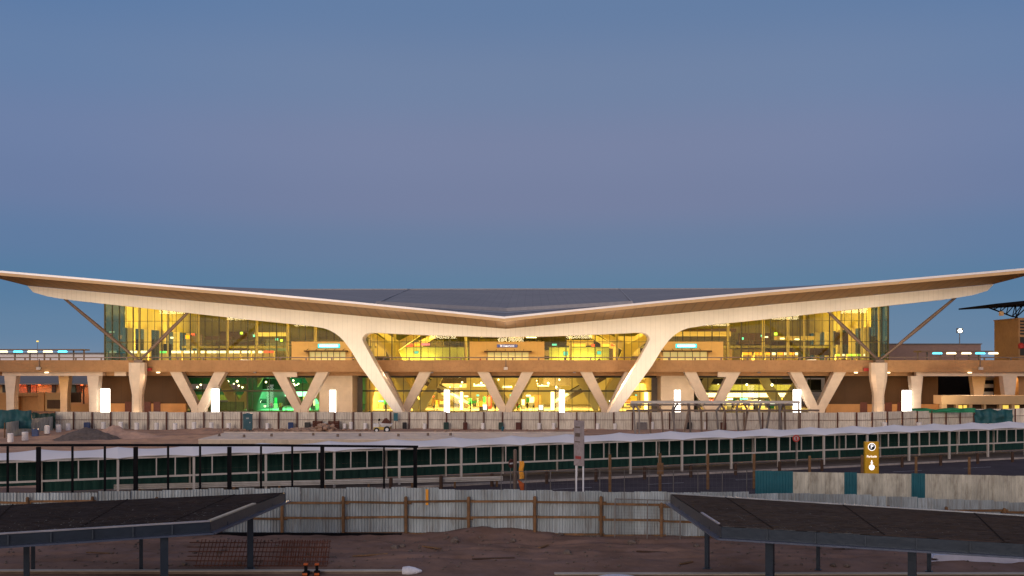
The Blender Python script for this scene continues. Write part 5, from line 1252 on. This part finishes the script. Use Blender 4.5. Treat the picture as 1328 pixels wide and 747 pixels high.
# the two steel canopies in front
def canopy(name, label, BLp, BRp, FRp, FLp, k_, fh_, posts_, tint, trims, gut):
    """corner pixels of the roof at height CZ-k_; order: back left, back right, front right, front left"""
    z = CZ-k_; C_ = [G(px, py, z) for px, py in (BLp, BRp, FRp, FLp)]
    org = (C_[0]+C_[1]+C_[2]+C_[3])/4; ang = math.atan2((C_[1]-C_[0]).y, (C_[1]-C_[0]).x)
    t = thing(name, label, 'canopy', (org.x, org.y, 0), ang); Mi = Matrix.Rotation(-ang, 4, 'Z')
    c = [Mi @ (Vector((p.x-org.x, p.y-org.y, z))) for p in C_]
    mb = MB(); n_ = 24; mb.smooth = False
    def s_(i, j): a = c[3].lerp(c[2], i); b = c[0].lerp(c[1], i); p = a.lerp(b, j); return p
    rr = random.Random(int(tint[0]*100)); nt_ = 70; up = Vector((0,0,.018))
    for j in range(n_):   # lapped courses of short sheets, each a little step
        q0, q1 = j/n_, (j+1)/n_
        for i in range(nt_):
            mb.cur = rr.choice([0,0,1,1,2]); a_, b_ = i/nt_, (i+1)/nt_; u_ = up*rr.uniform(.6, 1.3)
            mb.quad(s_(a_,q0)+u_, s_(b_,q0)+u_, s_(b_,q1), s_(a_,q1)); mb.cur = 2; mb.quad(s_(a_,q0), s_(b_,q0), s_(b_,q0)+u_, s_(a_,q0)+u_)
    mb.cur = 0
    o = mb.obj('roof_sheeting', ['tiles', 'tiles_pale', 'tiles_dark'], t); o.color = tint
    dn = Vector((0,0,-fh_))
    mb = MB()
    for a, b in ((0,1),(1,2),(2,3),(3,0)):
        A, B = c[a], c[b]; dr = (B-A).normalized(); out_ = Vector((dr.y, -dr.x, 0)); 
        if out_.dot((A+B)/2) < 0: out_ = -out_
        o1 = out_*.06
        mb.add([A+o1*.2+dn, B+o1*.2+dn, B+o1*.2+Vector((0,0,-.02)), A+o1*.2+Vector((0,0,-.02)), A-o1+dn, B-o1+dn, B-o1+Vector((0,0,-.02)), A-o1+Vector((0,0,-.02))], [(0,1,2,3),(7,6,5,4),(0,4,5,1),(3,2,6,7)])
    mb.obj('fascia', 'navy_steel', t)
    mb = MB()
    for a, b in ((2,3),(3,0),(1,2)) :
        A, B = c[a], c[b]; dr = (B-A).normalized(); out_ = Vector((dr.y, -dr.x, 0))
        if out_.dot((A+B)/2) < 0: out_ = -out_
        mb.bar(A+out_*.12+dn*1.02-dr*.1, B+out_*.12+dn*1.02+dr*.1, .22, .06)
    mb.obj('gutter', 'gutter_blue', t)
    for (a, b, f0_, f1_, m_, w_) in trims:
        A, B = c[a].lerp(c[b], f0_), c[a].lerp(c[b], f1_); dr = (B-A).normalized(); out_ = Vector((dr.y, -dr.x, 0))
        if out_.dot((A+B)/2) < 0: out_ = -out_
        MB().bar(A+Vector((0,0,.02))-out_*w_*.3, B+Vector((0,0,.02))-out_*w_*.3, w_, .05).obj('edge_trim', m_, t)
    mb = MB()
    for i in range(7): f_ = (i+.5)/7; mb.bar(s_(f_,0.02)+dn*.6, s_(f_,.98)+dn*.6, .1, .2)
    mb.obj('rafter', 'navy_steel', t)
    mb = MB(); A, B = s_(0,.8), s_(1,.8); mb.bar(A+dn*.9, B+dn*.9, .12, .2); A, B = s_(0,.2), s_(1,.2); mb.bar(A+dn*.9, B+dn*.9, .12, .2); mb.obj('purlin_beam', 'navy_steel', t)
    mb = MB()
    for i in range(4): f_ = (i+.5)/4; mb.bar(s_(f_,0)+Vector((0,0,.018)), s_(f_,1)+Vector((0,0,.018)), .05, .012)
    mb.obj('sheet_seam', 'seam', t)
    mb = MB()
    for i in range(1, 9):
        A = c[3].lerp(c[2], i/9)+dn*.5; mb.box(A.x-.02, A.x+.02, A.y-.09, A.y-.055, A.z-fh_*.48, A.z+fh_*.46)
    mb.obj('fascia_joint', 'seam_blue', t)
    for px, dpt, w_ in posts_:
        p = Mi @ Vector(((px-CX)/F*dpt-org.x, dpt-org.y, 0)); h_ = z-fh_
        pm = MB().box(p.x-w_/2, p.x+w_/2, p.y-w_/2, p.y+w_/2, 0, h_+.02).obj('post', 'navy_steel', t)
        MB().box(p.x-w_*.9, p.x+w_*.9, p.y-w_*.9, p.y+w_*.9, 0, .03).obj('base_plate', 'navy_steel', pm)
    return t
D('seam', (.018,.013,.011), .95, spec=.05); D('seam_blue', (.035,.05,.07), .6)
D('gutter_blue', (.075, .095, .15), .35, .4, var=.15)
# left canopy: far corners continue beyond the frame
canopy('steel_canopy', 'dark sheeted steel canopy with navy fascia at lower left', (-230, 665.5), (370, 638.5), (272.5, 676.5), (-230, 707), 5.7, .40,
       [(34.5, 35.4, .19), (43, 41.8, .15), (183, 42, .15), (213, 35.6, .27), (324.5, 42.2, .24), (-120, 35, .24), (-90, 41, .15)], (.55, .55, .62, 1),
       [(3,2,0,1,'trim_grey',.10),(2,1,.0,.55,'trim_buff',.16)], 1)
canopy('steel_canopy', 'dark brown sheeted steel canopy with navy fascia at lower right', (870, 640.5), (1560, 684), (1560, 718), (935.5, 682.5), 5.7, .42,
       [(917, 42.3, .17), (998.5, 35.3, .27), (1061, 42.0, .14), (1183, 34.8, .27), (1205, 41.7, .16), (1345, 41.5, .15), (1400, 34, .27)], (1, 1, 1, 1),
       [(0,1,0,1,'galv_trim',.10)], 1) if False else None
D('galv_trim', (.30, .33, .36), .4, .4)
canopy('steel_canopy', 'dark brown sheeted steel canopy with navy fascia at lower right', (870, 640.5), (1560, 684), (1560, 718), (935.5, 682.5), 5.7, .42,
       [(917, 42.3, .17), (998.5, 35.3, .27), (1061, 42.0, .14), (1183, 34.8, .27), (1205, 41.7, .16), (1345, 41.5, .15), (1400, 34, .27)], (1, 1, 1, 1),
       [(0,1,0,1,'galv_trim',.10),(3,0,.05,.35,'trim_grey',.08)], 1)

# low concrete kerb walls in front
def lowwall(label, px0, px1, yt, d_, m_='concrete', dep=.3, zt=.14):
    x0, x1 = (px0-CX)/F*d_, (px1-CX)/F*d_
    t = thing('low_wall', label, 'low wall', ((x0+x1)/2, d_, 0)); w_ = (x1-x0)/2
    MB().bbox(-w_, w_, 0, dep, -.3, zt-.03, .02).obj('wall_body', 'paving_dark', t); MB().bbox(-w_, w_, -.02, dep+.02, zt-.027, zt, .01).obj('coping', m_, t); return t
lowwall('low concrete wall under the posts of the left canopy', -160, 523, 738, 41.2)
lowwall('low concrete wall running under the right canopy', 719, 1460, 741, 40.6)
D('apron', (.11, .085, .065), .9, var=.35, scale=.8, dirt=((.06,.05,.045), .6, .7))
mb = MB(); mb.quad((-60, 10, .03), (60, 10, .03), (60, 40.5, .03), (-60, 40.5, .03)); tag(mb.obj('pavement', 'apron'), 'dusty paved strip at the bottom edge of the picture', 'pavement', kind='structure')
# wrapped end of the wall
x0 = (522-CX)/F*41.2; t = MB(); t.smooth = True
t.lathe([(.02,0),(.22,.05),(.26,.35),(.2,.62),(.07,.95),(.02,1.0)], n=12); o = t.obj('plastic_wrap', 'plastic_wrap', loc=(x0-.05, 41.35, .1)); o.rotation_euler = (0, R(90), 0); o.scale = (.8, 1, .85); tag(o, 'crumpled pale plastic wrap on the end of the left low wall', 'plastic wrap')
# orange and black clamps
for i, px in enumerate((397, 411)):
    t = thing('pipe_clamp', f'{"left" if i==0 else "right"} orange and black barrier foot beside the rusty mesh', 'barrier foot', ((px-CX)/F*40.9, 40.9, .03), R(10*i))
    MB().bbox(-.12,.12,-.25,.2,0,.16,.03).obj('rubber_foot', 'black', t); mb = MB(); mb.box(-.06,.06,-.1,.0,.163,.42); mb.obj('upright', 'black', t); MB().bbox(-.09,.09,-.13,.03,.423,.5,.02).obj('cap', 'orange_cloth', t); MB().box(-.1,.1,-.27,-.252,.04,.13).obj('reflector', 'orange_cloth', t)
# rusty reinforcement mesh
d_ = 42.6; xa, xb = (256-CX)/F*d_, (421-CX)/F*d_; zt = CZ-(700-HY)/F*(d_+.5)
t = thing('rebar_mesh', 'upright rusty steel reinforcement mesh behind the left canopy post', 'wire mesh', (xa, d_, 0)); Lm = xb-xa
random.seed(2)
mb = MB(); n_ = 34
for i in range(n_+1): x = Lm*i/n_; mb.tube((x-.08,0,.02),(x+.05,.5,zt+random.uniform(-.03,.03)), .017, n=4, caps=False)
for i in range(6): f_ = (i+.3)/6; mb.tube((-.1-random.uniform(0,.5),.5*f_,zt*f_+.02),(Lm+.1,.5*f_,zt*f_), .02, n=4, caps=False)
mb.obj('steel_bars', 'rust', t)
mb = MB()
for i in range(20): x = Lm*(.62+.38*i/19); mb.tube((x+.05,.35,.02),(x+.10,.75,zt*.95), .017, n=4, caps=False)
for i in range(5): f_ = (i+.5)/5; mb.tube((Lm*.6,.35+.4*f_,zt*f_),(Lm+.15,.35+.4*f_,zt*f_), .012, n=4, caps=False)
mb.obj('second_layer', 'rust', t)
# long white beams under the right canopy
for i, (px0, px1, yt, yb, d_, lb) in enumerate([(1127,1212,720.5,728.5,45.5,'thin long white beam lying on blocks under the right canopy'),(1208,1420,719.5,735.5,43.6,'thick long white beam with notched end under the right canopy')]):
    x0, x1 = (px0-CX)/F*d_, (px1-CX)/F*d_; z1, z0 = CZ-(yt-HY)/F*d_, CZ-(yb-HY)/F*d_
    t = thing('white_beam', lb, 'beam', (x0, d_, 0)); mb = MB()
    mb.prism([(0, z1), (x1-x0, z1), (x1-x0, z0), (.55, z0), (.25, (z0+z1)/2)] if i == 0 else [(.15, z1), (x1-x0, z1), (x1-x0, z0), (0, z0), (0, (z0+z1)/2), (.3, (z0+z1)/2+.02), (.3, (z0+z1)/2+.1), (.05, (z0+z1)/2+.12)], 0, .35); mb.obj('beam_body', 'white_beam', t)
    mb = MB()
    for f_ in (.1, .5, .9): x = (x1-x0)*f_; mb.box(x-.15, x+.15, .02, .33, -.1, z0-.003)
    mb.obj('support_block', 'timber', t)
# pale rounded plastic cover lying at the bottom centre
x = (801-CX)/F*37.9; t = thing('covered_bundle', 'pale rounded plastic covered bundle at the bottom edge right of centre', 'bundle', (x, 37.9, 0)); mb = MB(); mb.smooth = True
zb_ = CZ-(743.5-HY)/F*38.8
mb.lathe([(.98,0),(1.0,zb_*.6),(.93,zb_*.92),(.8,zb_),(.3,zb_+.03)], n=28); mb.obj('cover', 'plastic_wrap', t); MB().box(-.9,.9,-.6,.6,-.05,-.01).obj('pallet', 'timber', t)
# debris on the dirt
mb = MB(); random.seed(31)
for i in range(700):
    x, y = random.uniform(-24, 24), random.uniform(42.0, 49.8); r_ = random.uniform(.015, .07)*(2.2 if i % 23 == 0 else 1); rk = rock(r_, i)
    mb.add([Vector(v)+Vector((x, y, gh(x, y)+r_*.3)) for v in rk.v], rk.f)
tag(mb.obj('stones', 'gravel'), 'small stones and clods scattered over the dirt before the near fence', 'stones', kind='stuff')

random.seed(77)
for i, (px, py, L_, a_, m_, lb) in enumerate([(480,722,1.6,20,'timber','weathered plank lying on the dirt behind the wrapped wall end'),(560,712,1.1,-35,'timber','short plank on the dirt left of the sand mound'),(640,726,1.9,8,'timber_dark','dark plank lying on the dirt at the bottom centre'),(705,709,.9,60,'timber','short plank standing out right of the sand mound'),
        (845,716,1.4,-15,'timber_dark','dark plank on the dirt before the pipe gate'),(890,730,.8,40,'timber','small plank beside the right canopy corner'),(130,722,1.3,-8,'timber','plank on the dirt under the left canopy'),(1100,712,1.6,12,'timber_dark','dark plank on the dirt under the right canopy')]):
    p = G(px, py); p.z = gh(p.x, p.y)+.03; tag(MB().bbox(-L_/2, L_/2, -.07, .07, 0, .045, .008).obj('plank', m_, loc=p, rz=R(a_)), lb, 'plank')
for i, (px, py, r_, lb) in enumerate([(590,704,.26,'large lump of earth on top of the sand mound'),(735,718,.20,'grey rock on the dirt right of centre'),(512,712,.18,'grey rock on the dirt left of centre'),(820,706,.24,'rock beside the pipe gate foot'),(665,704,.16,'small rock right of the sand mound')]):
    p = G(px, py); p.z = gh(p.x, p.y)+r_*.3; tag(rock(r_, i+50).obj('rock', 'gravel', loc=p), lb, 'rock')

# ================================================================== PEOPLE
def person_mesh(pose, seed):
    """one continuous skinned body: joints with radii"""
    J = {'pel': (0,0,.95,.15), 'wai': (0,0,1.1,.125), 'che': (0,0,1.32,.155), 'nec': (0,.0,1.47,.06), 'hea': (0,-.01,1.62,.10), 'top': (0,0,1.70,.085)}
    st = .16 if pose else .03
    for s_, sx in (('l', -1), ('r', 1)):
        k = sx*st
        J[s_+'hip'] = (sx*.10,0,.9,.105); J[s_+'kne'] = (sx*.11,k*.6-.03,.5,.068); J[s_+'ank'] = (sx*.11,k*1.3+.02,.09,.048); J[s_+'toe'] = (sx*.12,k*1.3-.14,.035,.035)
        J[s_+'sho'] = (sx*.19,0,1.40,.07); J[s_+'elb'] = (sx*.25,-k*.5,1.12,.048); J[s_+'wri'] = (sx*.27,-k-.06,.88,.034); J[s_+'han'] = (sx*.27,-k-.09,.79,.032)
    E = [('pel','wai'),('wai','che'),('che','nec'),('nec','hea'),('hea','top')] + [(s_+a, s_+b) for s_ in 'lr' for a, b in (('hip','kne'),('kne','ank'),('ank','toe'),('sho','elb'),('elb','wri'),('wri','han'))] + [('pel',s_+'hip') for s_ in 'lr'] + [('che',s_+'sho') for s_ in 'lr']
    names = list(J); me = bpy.data.meshes.new('body'); me.from_pydata([J[n_][:3] for n_ in names], [(names.index(a), names.index(b)) for a, b in E], [])
    o = bpy.data.objects.new('tmp_body', me); COL.objects.link(o); md = o.modifiers.new('s', 'SKIN'); md.use_smooth_shade = True
    sv = me.skin_vertices[0].data
    for i, n_ in enumerate(names): sv[i].radius = (J[n_][3], J[n_][3]*.85); sv[i].use_root = (n_ == 'pel')
    ss = o.modifiers.new('u', 'SUBSURF'); ss.levels = 1; ss.render_levels = 1
    dg = bpy.context.evaluated_depsgraph_get(); m2 = bpy.data.meshes.new_from_object(o.evaluated_get(dg)); bpy.data.objects.remove(o)
    return m2
base = [person_mesh(0, 1), person_mesh(1, 2)]
tones = {'black': (.02,.02,.022), 'dark blue': (.03,.05,.12), 'red': (.4,.04,.04), 'white': (.7,.68,.65), 'green': (.05,.2,.09), 'yellow': (.6,.42,.05)}
PM = {}
def person(px, V, top, legs, label, k, zf_=.05, world=None, rz=None):
    key = (k % 2, top, legs)
    if key not in PM:
        me = base[k % 2].copy(); me.materials.clear()
        for nm, c in (('skin', None), ('top_'+top, tones[top]), ('legs_'+legs, tones[legs]), ('hair', (.02,.015,.01))):
            if nm not in M: D(nm, c, .85, var=.1)
            me.materials.append(M[nm])
        for p_ in me.polygons:
            c = p_.center; p_.material_index = (3 if c.z > 1.66 or (c.y > .03 and c.z > 1.56) else 0) if c.z > 1.47 else (0 if c.z < .86 and abs(c.x) > .21 else (1 if c.z > .97 else 2)); p_.use_smooth = True
        PM[key] = me
    o = bpy.data.objects.new('person', PM[key]); COL.objects.link(o)
    o.location = world if world is not None else BW(UU(px, V), V, zf_); o.rotation_euler.z = rz if rz is not None else random.uniform(0, 6.28)
    return tag(o, label, 'person')
random.seed(14)
for i, (px, V, a, b, lb) in enumerate([(352,181,'red','black','person in red top in the green lit shop, far left of it'),(366,181,'white','black','person in white top in the green lit shop'),(398,182,'yellow','dark blue','person in yellow top in the green lit shop, right side'),(405,184,'dark blue','black','person in dark blue top at right end of the green lit shop'),
        (500,181,'black','black','person in black beside the left strut inside the glass'),(508,185,'red','black','person in red top inside the glass behind the left strut foot'),(563,182,'white','dark blue','person in white top by the left escalator'),(610,183,'green','black','person in green top left of the red vending machine'),
        (642,181,'dark blue','black','person in dark blue top just left of the centre V column'),(671,181,'red','black','person in red top right of the centre V column'),(684,182,'black','dark blue','person in black top right of the centre V column'),(692,184,'white','black','person in white top near the white lit box'),
        (822,181,'red','black','person in red top inside the glass behind the right strut foot'),(916,182,'white','black','person in white top in the long bright bay'),(934,181,'dark blue','black','person in dark blue top in the long bright bay'),(950,184,'red','black','person in red top in the long bright bay'),
        (978,182,'black','black','person in black in the long bright bay'),(998,181,'green','dark blue','person in green top in the long bright bay'),(1014,183,'red','dark blue','person in red top with blue trousers in the long bright bay')]):
    person(px, V, a, b, lb, i)
for i, (px, a, lb) in enumerate([(458,'dark blue','person in dark blue on the elevated road beside the left kiosk'),(777,'black','person in black on the elevated road near the right strut'),(942,'black','person in black on the elevated road right of the right kiosk'),(623,'red','person in red on the elevated road at the centre portal')]):
    person(px, 172, a, 'black', lb, i, 8.06)
# hide nothing; the hedge dark shape at the right
